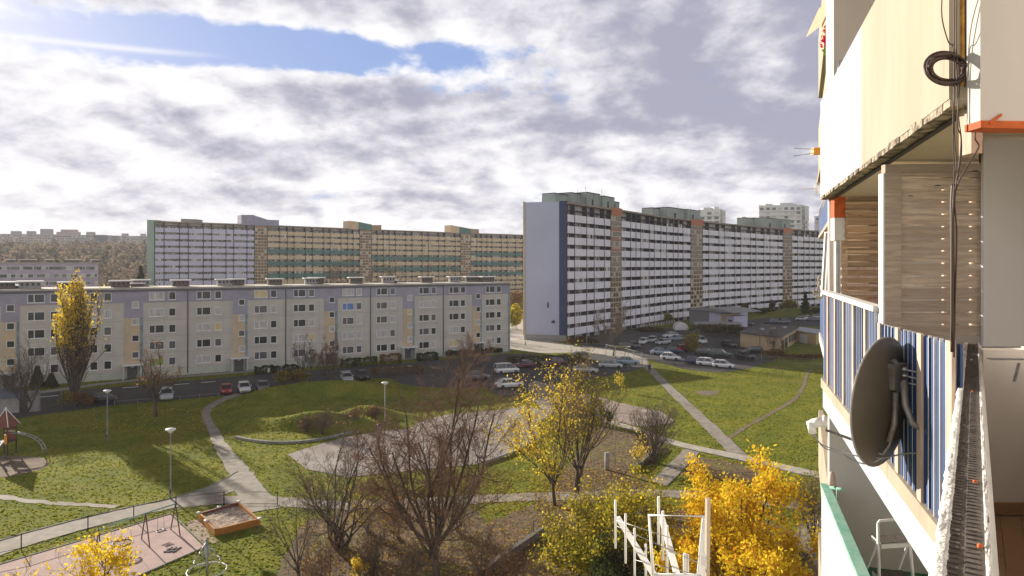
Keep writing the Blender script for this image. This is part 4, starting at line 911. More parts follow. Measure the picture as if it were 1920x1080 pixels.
# small yellow saplings and low shrubs in the middle
for x, y, h, lab in ((1197, 880, 3.0, 'thin sapling with yellow leaves left of the low bare tree'), (1163, 735, 3.2, 'yellow-leaved sapling on the lawn edge before the parking area')):
    tree(lab, x, y, h, 1.3, x, .2, .03, limbs=6, lang=(5, 22), per=(5, 4), rmin=.008, leaf=LY, nleaf=260, lsize=.10, name='sapling', group='yellow saplings')
for i, (x, y, w, h, lab, lm) in enumerate(((575, 812, 4, 1.4, 'bare grey shrub on the mound edge, left end of the row', LB), (605, 815, 5, 2.0, 'grey twiggy shrub in the middle of the mound-edge row', LB), (660, 800, 5, 1.8, 'reddish twiggy shrub at the right of the mound-edge row, by the lamp post', LB), (700, 792, 4, 1.6, 'brown twiggy shrub right of the lamp post foot', LB))):
    tree(lab, x, y, h*1.3, w, 70+i, .05, .04, stems=5, limbs=4, lang=(20, 60), per=(6, 6, 3), rmin=.01, name='shrub', cat='shrub', group='twiggy shrubs at the mound edge', stemspread=.7, leaf=lm, nleaf=160, lsize=.09, tw='barkred' if i > 1 else 'barkgrey')
for i, (x, y, lab) in enumerate(((1093, 792, 'small dark conifer shrub left of the row by the pale path'), (1110, 796, 'small yellowish shrub in the row by the pale path'), (1128, 798, 'second dark conifer shrub in the row by the pale path'), (1142, 800, 'last dark conifer shrub at the right of the row by the pale path'))):
    bush(lab, x, y, 1.3, 1.3, 2.4, LG if i == 1 else LD, 500, .09, 'shrub', 'shrub', 'dwarf shrubs by the pale path', clumps=3)
# thicket around the foot of the central tree: bare shrubs
for i, (x, y, w, h, lab, tw) in enumerate(((700, 1080, 6, 2.7, 'dense dark bare thicket left of the big linden trunk', 'barkgrey'), (760, 1120, 6, 2.8, 'dense bare thicket touching the big linden trunk on its left', 'barkgrey'), (900, 1090, 6, 3.0, 'dense bare thicket right of the big linden trunk', 'barkgrey'), (950, 1130, 6, 3.4, 'bare thicket by the fallen-leaf bank, furthest right of the linden', 'barkred'), (610, 1110, 5, 3.0, 'low bare thicket at the bottom edge, left of the linden', 'barkred'), (745, 1010, 5, 3.2, 'bare bush with orange-brown leaves behind the wide bare tree', 'barktan'), (690, 1000, 4.5, 3.4, 'golden-leaved bush behind the wide bare tree', 'barktan'), (860, 1000, 5, 3.0, 'bare bush behind the big linden trunk', 'barktan'))):
    k = {5: (LO, 500), 6: (LGold, 600), 7: (LB, 300)}.get(i, (LB, 260))
    tree(lab, x, y, h, w, 80+i, .06, .04, stems=6, limbs=3, lang=(20, 65), per=(6, 6, 3), rmin=.006, name='shrub', cat='shrub', group='bare shrubs around the linden', stemspread=.7, leaf=k[0], nleaf=k[1], lsize=.075, tw=tw)
bush('small bright yellow bush at the bottom edge left of the linden trunk', 676, 1085, 1.6, 1.4, 1.6, LY, 420, .08)
# conifer
def conifer(label, px, py, h, w, seed, group=None, loc=None, n=3000, ls=.25):
    rs = np.random.RandomState(seed); base = np.array(loc if loc is not None else at(px, py)); t = rs.uniform(0, 1, n)**.7; r = (1-t)*w/2*(.75+.25*np.sin(t*40+rs.uniform(0, 1, n)))*rs.uniform(.55, 1.05, n)+.1
    a = rs.uniform(0, 6.283, n); P_ = np.stack([np.cos(a)*r, np.sin(a)*r, h*(1-(1-t)*.93)], -1); root = empty('conifer_tree', base, 0, label, 'conifer', group)
    g = Geo(); g.add(*leaves(rs, P_, ls)); g.build('crown', [LD], root); mb = Geo(); mb.add(*tubes(np.array([[[0, 0, 0], [0, 0, h*.5], [0, 0, h*.95]]]), np.array([[w*.05, w*.03, .03]]), 6)); mb.build('trunk', [M['bark']], root); return root
conifer('dark pointed conifer near the right end of the curved white block', 1510, 594, 9.5, 5.2, 5)
conifer('small dark conifer at the wall, left of the poplar foot', 70, 728, 3.4, 2.2, 6, 'small conifers by the long block'); conifer('tiny dark conifer nearer the poplar at the block wall', 96, 727, 2.2, 2.0, 7, 'small conifers by the long block')
conifer('dark conifer above the long roof, just left of the sage green edge', 0, 0, 19, 9, 8, None, ((264-960)/F*235, 235, 0), 3000, .5)
for i, (x, D, h, lab) in enumerate(((92, 330, 18, 'leftmost of four dark conifers rising over the mauve block'), (107, 335, 21, 'second of four dark conifers over the mauve block'), (124, 332, 21, 'third of four dark conifers over the mauve block, widest'), (143, 338, 20, 'rightmost of four dark conifers over the mauve block'))):
    X = (x-960)/F*D; conifer(lab, 0, 0, h, 10, 20+i, 'dark conifers over the mauve block', (X, D, terr(X, D)), 1600, .8)
# woodland on the far slope: one mass
def woodland():
    rs = np.random.RandomState(5); n = 900; Y = rs.uniform(270, 720, n)**1.0; X = (rs.uniform(-80, 330, n)-960)/F*Y
    g = Geo()
    for i in range(n):
        z = terr(X[i], Y[i]); h = rs.uniform(8, 14); w = rs.uniform(5, 9); m = 110 if Y[i] < 450 else 60
        P_ = unit(rs.normal(size=(m, 3)))*rs.uniform(.5, 1, (m, 1))*np.array([w/2, w/2, h/2])+np.array([X[i], Y[i], z+h*.55])
        V, Q = leaves(rs, P_, .8 if Y[i] < 450 else 1.3); g.add(V, Q, rs.choice([0, 1, 2, 3], p=[.45, .28, .12, .15]))
        if i % 2: g.add(*tubes(np.array([[[X[i], Y[i], z], [X[i], Y[i], z+h*.6]]]), np.array([[.25, .12]]), 4), 4)
    o = g.build('woodland', [leafmat('wood_brown', (.13, .10, .085), (.20, .15, .12)), leafmat('wood_olive', (.12, .11, .07), (.20, .17, .11)), leafmat('wood_gold', (.22, .16, .09), (.28, .21, .13)), leafmat('wood_dark', (.06, .065, .05), (.10, .10, .07)), M['bark']])
    tag(o, 'brown autumn woodland on the far slope behind the low blocks', 'woodland', kind='stuff')
woodland()
# fallen leaves and grass tufts
def scatter(name, label, cat, polys, n, size, mats, seed, z=.06):
    rs = np.random.RandomState(seed); C = []
    for (px0, py0, px1, py1, k) in polys:
        x = rs.uniform(px0, px1, k); y = rs.uniform(py0, py1, k); D = H*F/(y-HY); C.append(np.stack([(x-960)/F*D, D, np.full(k, z)+rs.uniform(0, .03, k)], -1))
    C = np.concatenate(C); N = len(C); a = rs.uniform(0, 6.28, N); s = size*rs.uniform(.5, 1.3, N); t = rs.uniform(-.5, .5, (N, 2))
    ax = np.stack([np.cos(a)*s, np.sin(a)*s, t[:, 0]*s], -1); bx = np.stack([-np.sin(a)*s*.7, np.cos(a)*s*.7, t[:, 1]*s], -1)
    V = np.stack([C-ax, C-bx, C+ax, C+bx], 1).reshape(-1, 3); g = Geo(); g.add(V, np.arange(N*4).reshape(N, 4)); g.M[0] = rs.randint(0, len(mats), N)
    tag(g.build(name, mats), label, cat, kind='stuff')
scatter('fallen_leaves', 'carpet of fallen brown and yellow leaves under the bare trees', 'fallen leaves', [(900, 955, 1540, 1150, 9000), (560, 970, 900, 1150, 5000), (1040, 800, 1240, 935, 3500), (1000, 880, 1200, 960, 2500), (1265, 862, 1440, 905, 800), (900, 940, 1300, 960, 800), (840, 880, 1050, 940, 1400), (150, 765, 390, 812, 1500)], 0, .075, [LLitter, LB, LGold], 3)
#PART4
# ------------------------------------------------------------------ cars
M['tyre'] = mat('tyre_rubber', (.02, .02, .022), .9); M['rim'] = mat('wheel_rim', (.45, .45, .47), .35, metal=.8)
M['carglass'] = mat('car_window_glass', (.015, .018, .022), .06, spec=.7)
M['hl'] = mat('headlight_lens', (.7, .7, .72), .15); M['tl'] = mat('tail_light_lens', (.42, .015, .012), .25)
M['trim'] = mat('car_trim_black', (.03, .03, .03), .6)
PAINT = {}
def paint(n, c, metal=.3):
    m = bpy.data.materials.new('car_paint_'+n); m.use_nodes = True; b = m.node_tree.nodes['Principled BSDF']; b.inputs['Base Color'].default_value = (*c, 1)
    b.inputs['Roughness'].default_value = .32; b.inputs['Metallic'].default_value = metal; b.inputs['Coat Weight'].default_value = .6; b.inputs['Coat Roughness'].default_value = .06; PAINT[n] = m
for n, c in dict(white=(.78, .78, .79), silver=(.48, .50, .53), grey=(.17, .175, .19), black=(.022, .022, .026), red=(.38, .025, .025), navy=(.03, .045, .12), blue=(.30, .38, .48), olive=(.28, .24, .08), maroon=(.13, .03, .05), green=(.04, .07, .055)).items(): paint(n, c)
KINDS = dict(  # L, W, ground clearance, belt, roof, profile of the cabin (front glass foot, roof front, roof back, rear glass foot), bonnet height, boot height
    hatch=(3.95, 1.70, .22, .92, 1.46, (.27, .44, .86, .98), .80, .93), sedan=(4.6, 1.78, .22, .93, 1.44, (.28, .44, .76, .90), .80, .90), wagon=(4.6, 1.78, .22, .95, 1.50, (.28, .43, .90, .985), .82, .95),
    suv=(4.5, 1.84, .28, 1.05, 1.68, (.25, .40, .88, .97), .98, 1.04), van=(4.5, 1.82, .24, 1.05, 1.82, (.14, .34, .95, .99), .92, 1.05), old=(3.7, 1.58, .24, .86, 1.38, (.30, .44, .84, .97), .80, .86))
def make_car(kind, pn):
    L, Wd, gc, belt, roof, (a0, a1, a2, a3), bon, boot = KINDS[kind]; x = lambda t: -L/2+t*L; hw = Wd/2
    root = empty('parked_car', (0, 0, 0)); P_ = PAINT[pn]
    # lower body lofted from sections (front at -x)
    secs = [(0, .60, gc+.12, bon-.22), (.03, .86, gc, bon-.10), (.12, .97, gc-.02, bon-.01), (a0, 1., gc-.02, belt-.02), (.5, 1., gc-.02, belt), (a3-.08, 1., gc-.02, belt), (.955, .95, gc, boot-.02), (.99, .88, gc+.04, boot-.10), (1.0, .74, gc+.15, boot-.25)]
    rings = []
    for (t, wf, zb, zt) in secs:
        w = hw*wf; X = x(t); rings.append([(X, -w*.92, zb), (X, -w, zb+.12), (X, -w, zt-.22), (X, -w*.96, zt-.06), (X, -w*.84, zt), (X, 0, zt+.025), (X, w*.84, zt), (X, w*.96, zt-.06), (X, w, zt-.22), (X, w, zb+.12), (X, w*.92, zb), (X, 0, zb)])
    mb = MB(); n = 12; i0 = 0
    for r_ in rings: mb.v += r_
    for k in range(len(rings)-1):
        for j in range(n): mb.f.append((k*n+j, k*n+(j+1) % n, (k+1)*n+(j+1) % n, (k+1)*n+j)); mb.mi.append(0); mb.sm.append(True)
    mb.f.append(tuple(range(n))[::-1]); mb.f.append(tuple((len(rings)-1)*n+j for j in range(n))); mb.mi += [0, 0]; mb.sm += [False]*2
    # roof panel and pillars
    rw = hw*.74; bw = hw*.90; zt = belt-.02
    F0 = [(x(a0), -bw, zt), (x(a0), bw, zt)]; R1 = [(x(a1), -rw, roof-.03), (x(a1), rw, roof-.03)]; R2 = [(x(a2), -rw, roof-.04), (x(a2), rw, roof-.04)]; B3 = [(x(a3), -bw, zt), (x(a3), bw, zt)]
    rm = [(x((a1+a2)/2), -rw, roof-.01), (x((a1+a2)/2), rw, roof-.01)]
    for s_ in (0, 1):
        pass
    mb.face([R1[0], R1[1], rm[1], rm[0]][::-1], 0, True); mb.face([rm[0], rm[1], R2[1], R2[0]][::-1], 0, True)
    def strut(p, q, w=.035): mb.tube([p, q], w, 5, 0)
    for s_ in (0, 1):
        strut(F0[s_], R1[s_]); strut(R1[s_], rm[s_]); strut(rm[s_], R2[s_]); strut(R2[s_], B3[s_], .05); xm = (a0+a3)/2+.02
        strut((x(xm), (-bw, bw)[s_]*1.0, zt), (x(xm-.01), (-rw, rw)[s_], roof-.03), .03)
    strut(R1[0], R1[1]); strut(R2[0], R2[1])
    body = mb.build('body', [P_], root)
    g = MB(); e = .985
    def sc(p): return (p[0], p[1]*e, p[2]-.005)
    g.face([sc(F0[0]), sc(F0[1]), sc(R1[1]), sc(R1[0])]); g.face([sc(R2[0]), sc(R2[1]), sc(B3[1]), sc(B3[0])])
    for s_ in (0, 1): g.face([sc(F0[s_]), sc(R1[s_]), sc(rm[s_]), sc(R2[s_]), sc(B3[s_])])
    g.build('windows', M['carglass'], root)
    for bx in ((-.012, 1.), ):
        t_ = MB(); t_.box(x(.002), x(.05), -hw*.6, hw*.6, gc+.1, gc+.28); t_.build('front_grille', M['trim'], root)
        t_ = MB(); t_.box(x(.965), x(1.004), -hw*.62, hw*.62, gc+.1, gc+.26); t_.build('rear_bumper', M['trim'], root)
        t_ = MB(); t_.box(x(.999), x(1.006), -.26, .26, gc+.3, gc+.41); t_.build('number_plate', M['white'], root)
    for s_ in (-1, 1):
        t_ = MB(); t_.box(x(.012), x(.075), s_*hw*.55-.15 if s_ > 0 else -hw*.55-.15, (s_*hw*.55+.15), bon-.27, bon-.13); t_.build('headlight', M['hl'], root)
        t_ = MB(); t_.box(x(.955), x(1.0), s_*hw*.70-.11, s_*hw*.70+.11, boot-.36, boot-.12); t_.build('tail_light', M['tl'], root)
        t_ = MB(); t_.box(x(a0+.05), x(a0+.085), s_*(hw+.07)-.07, s_*(hw+.07)+.07, belt+.0, belt+.13); t_.build('wing_mirror', P_, root)
        for t in (.17, .80):
            wr = .31 if kind not in ('suv',) else .35; c = Vector((x(t), s_*(hw-.09), wr)); w = MB(); w.lathe(c, [(wr*.6, -.1), (wr*.94, -.1), (wr, -.06), (wr, .06), (wr*.94, .1), (wr*.6, .1), (0.01, .1)], 16, axis=(0, s_, 0))
            o = w.build('wheel', M['tyre'], root); w = MB(); w.lathe(c, [(wr*.62, .103), (wr*.55, .085), (wr*.15, .10), (.001, .105)], 10, axis=(0, s_, 0)); w.build('rim', M['rim'], o)
    return root
# (kind, paint, px, py of the ground under the middle, heading in degrees of the front, label)
CARS = [('wagon', 'silver', 312, 748, 118, 'silver-grey car half hidden behind the bare tree trunk right of the poplar'), ('old', 'red', 424, 738, 116, 'red old car parked left of the white hatchback'), ('hatch', 'white', 458, 735, 116, 'white hatchback parked beside the red old car'), ('hatch', 'grey', 493, 733, 116, 'dark grey hatchback right of the white hatchback'), ('sedan', 'silver', 650, 715, 112, 'silver car parked left of the black one by the bare reddish tree'), ('sedan', 'black', 680, 711, 110, 'black car parked beside the silver one on the road by the mound'), ('sedan', 'black', 184, 757, 20, 'dark car parked behind the lamp post right of the poplar'),
        ('van', 'white', 950, 700, 200, 'white van with blue-tinted windows behind the yellow-leaved tree'), ('sedan', 'white', 955, 727, 200, 'white car low behind the yellow leaves of the left slender tree'), ('wagon', 'grey', 893, 712, 195, 'dark grey car beside the pinkish bare tree'), ('sedan', 'maroon', 982, 690, 25, 'dark red car behind the clipped hedge'), ('wagon', 'maroon', 1036, 686, 25, 'purplish wagon at the right end of the clipped hedge'), ('suv', 'grey', 1083, 676, 20, 'dark grey off-roader right of the clipped hedge'), ('sedan', 'silver', 1098, 699, 165, 'silver saloon nearest in the small parking area'), ('sedan', 'silver', 1145, 690, 170, 'silver saloon between the nearest one and the lamp post'), ('sedan', 'blue', 1177, 683, 170, 'grey-blue saloon directly behind the lamp post'),
        ('hatch', 'olive', 1166, 655, 10, 'olive-yellow hatchback at the left of the far car park'), ('hatch', 'grey', 1190, 652, 100, 'dark hatchback right of the olive-yellow one'), ('hatch', 'white', 1206, 645, 65, 'white hatchback in the far row, first light one from the left'), ('wagon', 'silver', 1222, 642, 65, 'silver wagon in the far row beside the white hatchback'), ('sedan', 'silver', 1243, 646, 40, 'silver-grey saloon in the middle of the far row'), ('sedan', 'white', 1257, 633, 20, 'pale saloon furthest back in the far car park row'), ('sedan', 'blue', 1268, 639, 20, 'light blue saloon just before the furthest pale one'), ('sedan', 'blue', 1239, 665, 175, 'light blue saloon across the lane, left of the dark one'), ('sedan', 'navy', 1262, 663, 175, 'dark saloon between the light blue and the red car'), ('hatch', 'red', 1275, 659, 20, 'small red car beside the round olive bush'), ('hatch', 'white', 1258, 675, 150, 'white hatchback at the grass edge before the light blue saloon'), ('van', 'white', 1312, 644, 110, 'white van peeking out right of the round olive bush'),
        ('hatch', 'navy', 1303, 683, 150, 'dark violet hatchback left of the two white cars'), ('wagon', 'white', 1329, 686, 152, 'white wagon, left one of the two white cars at the grass edge'), ('hatch', 'white', 1357, 690, 152, 'white hatchback, right one of the two white cars at the grass edge'), ('suv', 'black', 1324, 668, 148, 'black car behind the white wagon'), ('suv', 'green', 1350, 670, 150, 'dark green off-roader behind the right white hatchback'), ('sedan', 'black', 1366, 651, 110, 'black saloon in the lane left of the pavilion'), ('suv', 'black', 1396, 674, 115, 'black off-roader alone at the right end of the car park'), ('hatch', 'black', 1413, 662, 10, 'dark hatchback before the cream pavilion corner'),
        ('sedan', 'silver', 1384, 612, 150, 'silver saloon before the shrubs behind the car park hedge'), ('sedan', 'grey', 1400, 610, 150, 'dark grey saloon beside the silver one behind the car park hedge'), ('van', 'navy', 1446, 608, 10, 'dark blue van behind the pavilion roof'), ('suv', 'grey', 1468, 607, 10, 'grey off-roader right of the dark blue van'), ('sedan', 'silver', 1504, 601, 160, 'silver saloon at the left of the row by the conifer'), ('sedan', 'white', 1516, 599, 160, 'white saloon under the conifer'), ('hatch', 'grey', 1526, 602, 160, 'grey hatchback at the right of the row by the conifer'), ('sedan', 'silver', 1535, 597, 160, 'silver saloon nearest the yellow building edge')]
protos = {}
for kind, pn, x, y, hd, lab in CARS:
    key = (kind, pn)
    if key not in protos: r_ = make_car(kind, pn); protos[key] = (r_, kidmap(r_)); c = r_
    else: c = copy_tree(protos[key][0], protos[key][1])
    p = at(x, y); c.location = (p.x, p.y, .05); c.rotation_euler.z = R(hd); tag(c, lab, 'car', 'cars parked between the blocks')

# ------------------------------------------------------------------ street furniture
M['pole'] = mat('lamp_post_grey', (.33, .32, .30), .6, (.25, .24, .23), 3.); M['lampw'] = mat('lamp_head_white', (.8, .8, .8), .4); M['lens'] = mat('lamp_lens', (.55, .52, .48), .2)
def lamp(h=5.9):
    root = empty('street_lamp', (0, 0, 0)); mb = MB(); mb.tube([(0, 0, 0), (0, 0, 1.1), (0, 0, 1.15), (0, 0, h)], [.085, .085, .055, .04], 8); mb.build('post', M['pole'], root)
    mb = MB(); mb.lathe((0, 0, h), [(.05, -.05), (.30, .20), (.42, .26), (.40, .34), (.15, .42), (.01, .43)], 14); mb.build('lamp_head', M['lampw'], root)
    mb = MB(); mb.lathe((0, 0, h), [(.02, -.08), (.12, -.02), (.20, .10), (.16, .14)], 12); mb.build('lens', M['lens'], root)
    mb = MB(); mb.box(-.05, .05, -.10, -.05, .5, .9); mb.build('hatch_cover', M['dark'], root); return root
lp = lamp(); lk = kidmap(lp)
for i, (x, y, ytop, lab) in enumerate(((320, 936, 803, 'nearest lamp post, on the lawn beside the left footpath'), (201, 828, 731, 'lamp post on the shaded lawn left of the nearest one'), (722, 802, 716, 'lamp post between the mounds and the big bare linden'), (1178, 694, 649, 'lamp post at the end of the small parking area by the diagonal path'), (1157, 628, 600, 'lamp post before the foot of the curved block'), (1100, 650, 612, 'lamp post by the pavement before the navy strip'))):
    c = lp if i == 0 else copy_tree(lp, lk); p = at(x, y); c.location = p; hh = (y-ytop)*p.y/F; c.scale = (1, 1, hh/6.3); tag(c, lab, 'lamp post', 'lamp posts on the green')
def post(label, name, px, py, h, r=.05, m='pole', cat='post', group=None, cap=True):
    p = at(px, py); root = empty(name, p, 0, label, cat, group); mb = MB(); mb.tube([p, p+Vector((0, 0, h))], r, 6); mb.build('shaft', M[m], root)
    if cap: mb = MB(); mb.lathe(p+Vector((0, 0, h)), [(r*1.5, -.03), (r*1.6, .02), (.001, .06)], 8); mb.build('cap', M['dark'], root)
    return root
post('thin tall pole in the middle of the leaf-covered ground', 'pole', 1153, 874, 6., .04, 'pole', 'pole')
post('short dark bollard on the pavement between the blocks', 'bollard', 985, 648, 1.0, .1, 'dark', 'bollard')
o = post('pale concrete marker post behind the yellow-green tree', 'marker_post', 1138, 882, 1.7, .22, 'conc', 'post', cap=False)
post('small grey litter bin at the plaza corner by the lamp post', 'litter_bin', 712, 812, 1.0, .28, 'conc', 'litter bin')
# fences
def fence(label, pts, h, step, rails, m='galv', cat='fence', name='fence', r=.025, mesh=False):
    P_ = [at(*p) for p in pts]; root = empty(name, P_[0], 0, label, cat)
    for a, b in zip(P_[:-1], P_[1:]):
        n = max(1, round((b-a).length/step))
        for k in range(n+1):
            q = a.lerp(b, k/n); mb = MB(); mb.tube([q, q+Vector((0, 0, h))], r*1.4, 5); mb.build('fence_post', M[m], root)
        for z in rails: mb = MB(); mb.tube([a+Vector((0, 0, z)), b+Vector((0, 0, z))], r*.7, 4); mb.build('rail', M[m], root)
        if mesh:
            mb = MB(); L = (b-a).length; u = nrm(b-a); k = 0
            while k < L: mb.tube([a+u*k+Vector((0, 0, .1)), a+u*k+Vector((0, 0, h))], .012, 3, cap=False); k += .22
            mb.build('wire_mesh', M[m], root)
    return root
fence('low see-through wire fence along the footpath beside the play surface', [(-60, 1052), (40, 1032), (165, 996), (330, 958), (420, 948), (520, 948)], 1.15, 3.6, (.15, 1.1), 'dark', r=.028)
fence('dark post fence along the planted bank near the leaf-covered ground', [(1000, 1010), (1200, 882), (1232, 870)], 1.3, 3.0, (.6, 1.2), 'dark', r=.02)
fence('thin dark fence beside the gravel path at the right edge', [(1500, 1010), (1530, 992), (1545, 1040)], 1.4, 1.5, (.7, 1.35), 'dark', r=.02)
fence('grey wire gate and fence by the diagonal path at the car park', [(1136, 668), (1172, 676), (1204, 686)], 2.6, 3.5, (.3, 1.3, 2.5), 'pole', mesh=True, r=.04)
fence('low fence before the pavilion strip at the far grass edge', [(1428, 678), (1560, 688)], 1.3, 3.0, (.3, 1.2), 'pole', r=.03)
fence('pale ramp railing at the foot of the curved white block', [(1195, 618), (1265, 607)], 1.2, 2.0, (.4, .8, 1.2), 'cap', 'railing', 'railing', r=.05)
fence('low dark railing along the road edge before the lawn', [(215, 760), (300, 754), (410, 745)], .7, 3.0, (.6,), 'pole', 'railing', 'railing', r=.03)
# planter kerbs
def lowwall(label, pts, h, w, m, cat='retaining wall', name='retaining_wall'):
    P_ = smooth_pts([at(*p) for p in pts], 5); mb = MB()
    for a, b in zip(P_[:-1], P_[1:]):
        d = b-a; n = nrm((-d.y, d.x, 0))*w; mb.fr(a, d*1.01, n, (0, 0, h))
    o = mb.build(name, M[m]); tag(o, label, cat)
lowwall('curved pale kerb wall at the foot of the grass mound, left part', [(440, 822), (470, 828), (510, 832), (560, 831), (605, 825), (665, 812)], .26, .25, 'kerb')
lowwall('straight dark brick edge wall of the leaf-covered bank', [(905, 1085), (960, 1045), (1022, 1002)], .5, .35, 'brick')
lowwall('short dark edge wall left of the concrete slab path', [(1190, 885), (1215, 865), (1240, 840)], .45, .35, 'brick')
lowwall('long low concrete edge at the near side of the plaza', [(905, 872), (960, 852), (1012, 826)], .3, .3, 'conc')
# white tent, bin shelter
def tent():
    p = at(1278, 619); root = empty('tent', p, 0, 'white rounded tent-like shelter by the shrubs of the curved block', 'tent'); mb = MB(); n = 10; Wt, Ht, L = 4.2, 2.3, 5.5
    arc = [Vector((-Wt/2*math.cos(math.pi*k/n), 0, Ht*math.sin(math.pi*k/n)**.8)) for k in range(n+1)]
    for k in range(n): mb.face([p+arc[k], p+arc[k+1], p+arc[k+1]*.93+Vector((.5, L, 0)), p+arc[k]*.93+Vector((.5, L, 0))][::-1])
    mb.face([p+a for a in arc]); mb.face([p+a*.93+Vector((.5, L, 0)) for a in arc][::-1]); mb.build('canopy', M['cap'], root)
    mb = MB(); mb.face([p+Vector((-.7, -.03, 0)), p+Vector((.7, -.03, 0)), p+Vector((.55, -.03, 2.)), p+Vector((-.55, -.03, 2.))]); mb.build('door_flap', M['whitepar'], root)
tent()
def shed():
    p = at(1304, 622); root = empty('low_shed', p, 0, 'low shed with long pale metal roof behind the car park hedge', 'shed'); mb = MB(); mb.fr(p, (13, -1.5, 0), (1, 5, 0), (0, 0, 2.2)); mb.build('wall', M['newgrey'], root)
    mb = MB(); mb.fr(p+Vector((-.4, -.4, 2.2)), (13.8, -1.6, 0), (1.1, 5.8, .25), (0, 0, .15)); mb.build('roof', M['galv'], root)
shed()
def bins():
    p = at(-40, 778); root = empty('bin_shelter', p, 0, 'dark waste shelter with domed blue-grey roof and concrete wall at the left edge', 'shelter')
    q = at(52, 773); d = q-p; u = nrm(d); nn = Vector((u.y, -u.x, 0)); L = d.length
    mb = MB(); mb.fr(p, d*.82, -nn*.2, (0, 0, 2.0)); mb.build('wall', M['conc'], root)
    mb = MB(); mb.fr(p+d*1.0, u*1.2, -nn*.8, (0, 0, 2.8)); mb.build('concrete_pillar', M['conc'], root)
    mb = MB(); n = 9
    for k in range(n):
        a0, a1 = k/n, (k+1)/n; h0, h1 = 2.05+1.0*math.sin(a0*math.pi), 2.05+1.0*math.sin(a1*math.pi); o0 = p+d*(.85*a0)+nn*.3; o1 = p+d*(.85*a1)+nn*.3
        mb.face([o0+Vector((0, 0, h0)), o1+Vector((0, 0, h1)), o1-nn*3.5+Vector((0, 0, h1)), o0-nn*3.5+Vector((0, 0, h0))]); mb.face([o0+Vector((0, 0, 2.0)), o1+Vector((0, 0, 2.0)), o1+Vector((0, 0, h1)), o0+Vector((0, 0, h0))])
    mb.build('roof', mat('blue_grey_roof', (.13, .15, .19), .5, (.10, .115, .15), 1.), root)
bins()

# ------------------------------------------------------------------ playground
M['redroof'] = mat('brown_red_play_roof', (.22, .07, .045), .7, (.16, .05, .035), 3.); M['playor'] = mat('orange_play_panel', (.75, .32, .03), .5); M['playblue'] = mat('blue_slide', (.25, .42, .72), .35)
M['wood'] = mat('dark_wood_post', (.10, .065, .045), .8, (.07, .045, .03), 6., stretch=(4, 4, .5)); M['play_or2'] = mat('orange_sandbox_board', (.50, .21, .03), .8, (.38, .16, .03), 3.)
M['sand'] = mat('sand_with_leaves', (.52, .42, .34), 1, (.24, .17, .12), 7., .05, 12)
def play_tower():
    c = at(11, 852); root = empty('play_tower', c, 0, 'wooden play tower with steep brown roof, orange panels and pale slide at the left edge', 'play tower'); s = .62
    for sx in (-s, s):
        for sy in (-s, s): mb = MB(); mb.fr(c+Vector((sx-.05, sy-.05, 0)), (.1, 0, 0), (0, .1, 0), (0, 0, 3.1)); mb.build('corner_post', M['wood'], root)
    mb = MB(); mb.fr(c+Vector((-s, -s, 1.3)), (2*s, 0, 0), (0, 2*s, 0), (0, 0, .08)); mb.build('platform', M['wood'], root)
    mb = MB(); t = c+Vector((0, 0, 4.7)); q = [c+Vector((sx*(s+.25), sy*(s+.25), 2.95)) for sx, sy in ((-1, -1), (1, -1), (1, 1), (-1, 1))]
    for k in range(4): mb.face([q[k], q[(k+1) % 4], t])
    mb.face(q[::-1]); r_ = mb.build('roof', M['redroof'], root)
    mb = MB(); mb.lathe(t, [(.05, -.12), (.10, .02), (.06, .12), (.001, .18)], 8); mb.build('finial', M['cap'], r_)
    for k in range(4): mb = MB(); mb.tube([q[k]+Vector((0, 0, .02)), t+Vector((0, 0, .03))], .045, 5); mb.build('roof_edge', M['cap'], r_)
    for sx in (-s, s-.28): mb = MB(); mb.fr(c+Vector((sx, -s-.09, 1.2)), (.28, 0, 0), (0, .06, 0), (0, 0, 1.0)); mb.build('orange_panel', M['playor'], root)
    mb = MB(); mb.fr(c+Vector((-s, s, 1.35)), (2*s, 0, 0), (0, .05, 0), (0, 0, .9)); mb.fr(c+Vector((-s, s, 2.45)), (2*s, 0, 0), (0, .05, 0), (0, 0, .35)); mb.build('red_panel', M['redroof'], root)
    sl_ = MB(); A0, A1 = c+Vector((0, -s-.1, 1.42)), c+Vector((.05, -s-1.9, .25)); A2 = A1+Vector((0, -.5, 0)); w = Vector((.30, 0, 0))
    for a_, b_ in ((A0, A1), (A1, A2)):
        sl_.face([a_-w, a_+w, b_+w, b_-w]); sl_.face([a_-w-Vector((0, 0, .03)), a_+w-Vector((0, 0, .03)), b_+w-Vector((0, 0, .03)), b_-w-Vector((0, 0, .03))][::-1])
        for q_ in (-w, w): sl_.tube([a_+q_+Vector((0, 0, .12)), b_+q_+Vector((0, 0, .12))], .06, 6, 1)
    sl_.build('slide', [M['playblue'], M['cap']], root)
    for q_ in (-.45, .45):
        pts = []
        for k in range(9): t_ = k/8; pts.append(c+Vector((s+3.4*math.sin(t_*math.pi/2), q_*.5, 2.25*math.cos(t_*math.pi/2)**.8 if t_ < 1 else 0)))
        mb = MB(); mb.tube(pts, .045, 6); mb.build('arched_rail', M['galv'], root)
    for k in range(1, 8): t_ = k/8; mb = MB(); p = c+Vector((s+3.4*math.sin(t_*math.pi/2), 0, 2.25*math.cos(t_*math.pi/2)**.8)); mb.tube([p-Vector((0, .225, 0)), p+Vector((0, .225, 0))], .03, 5); mb.build('rung', M['galv'], root)
play_tower()
M['swg'] = mat('swing_green_bar', (.30, .48, .42), .5); M['swleg'] = mat('swing_leg_brown', (.14, .08, .06), .6)
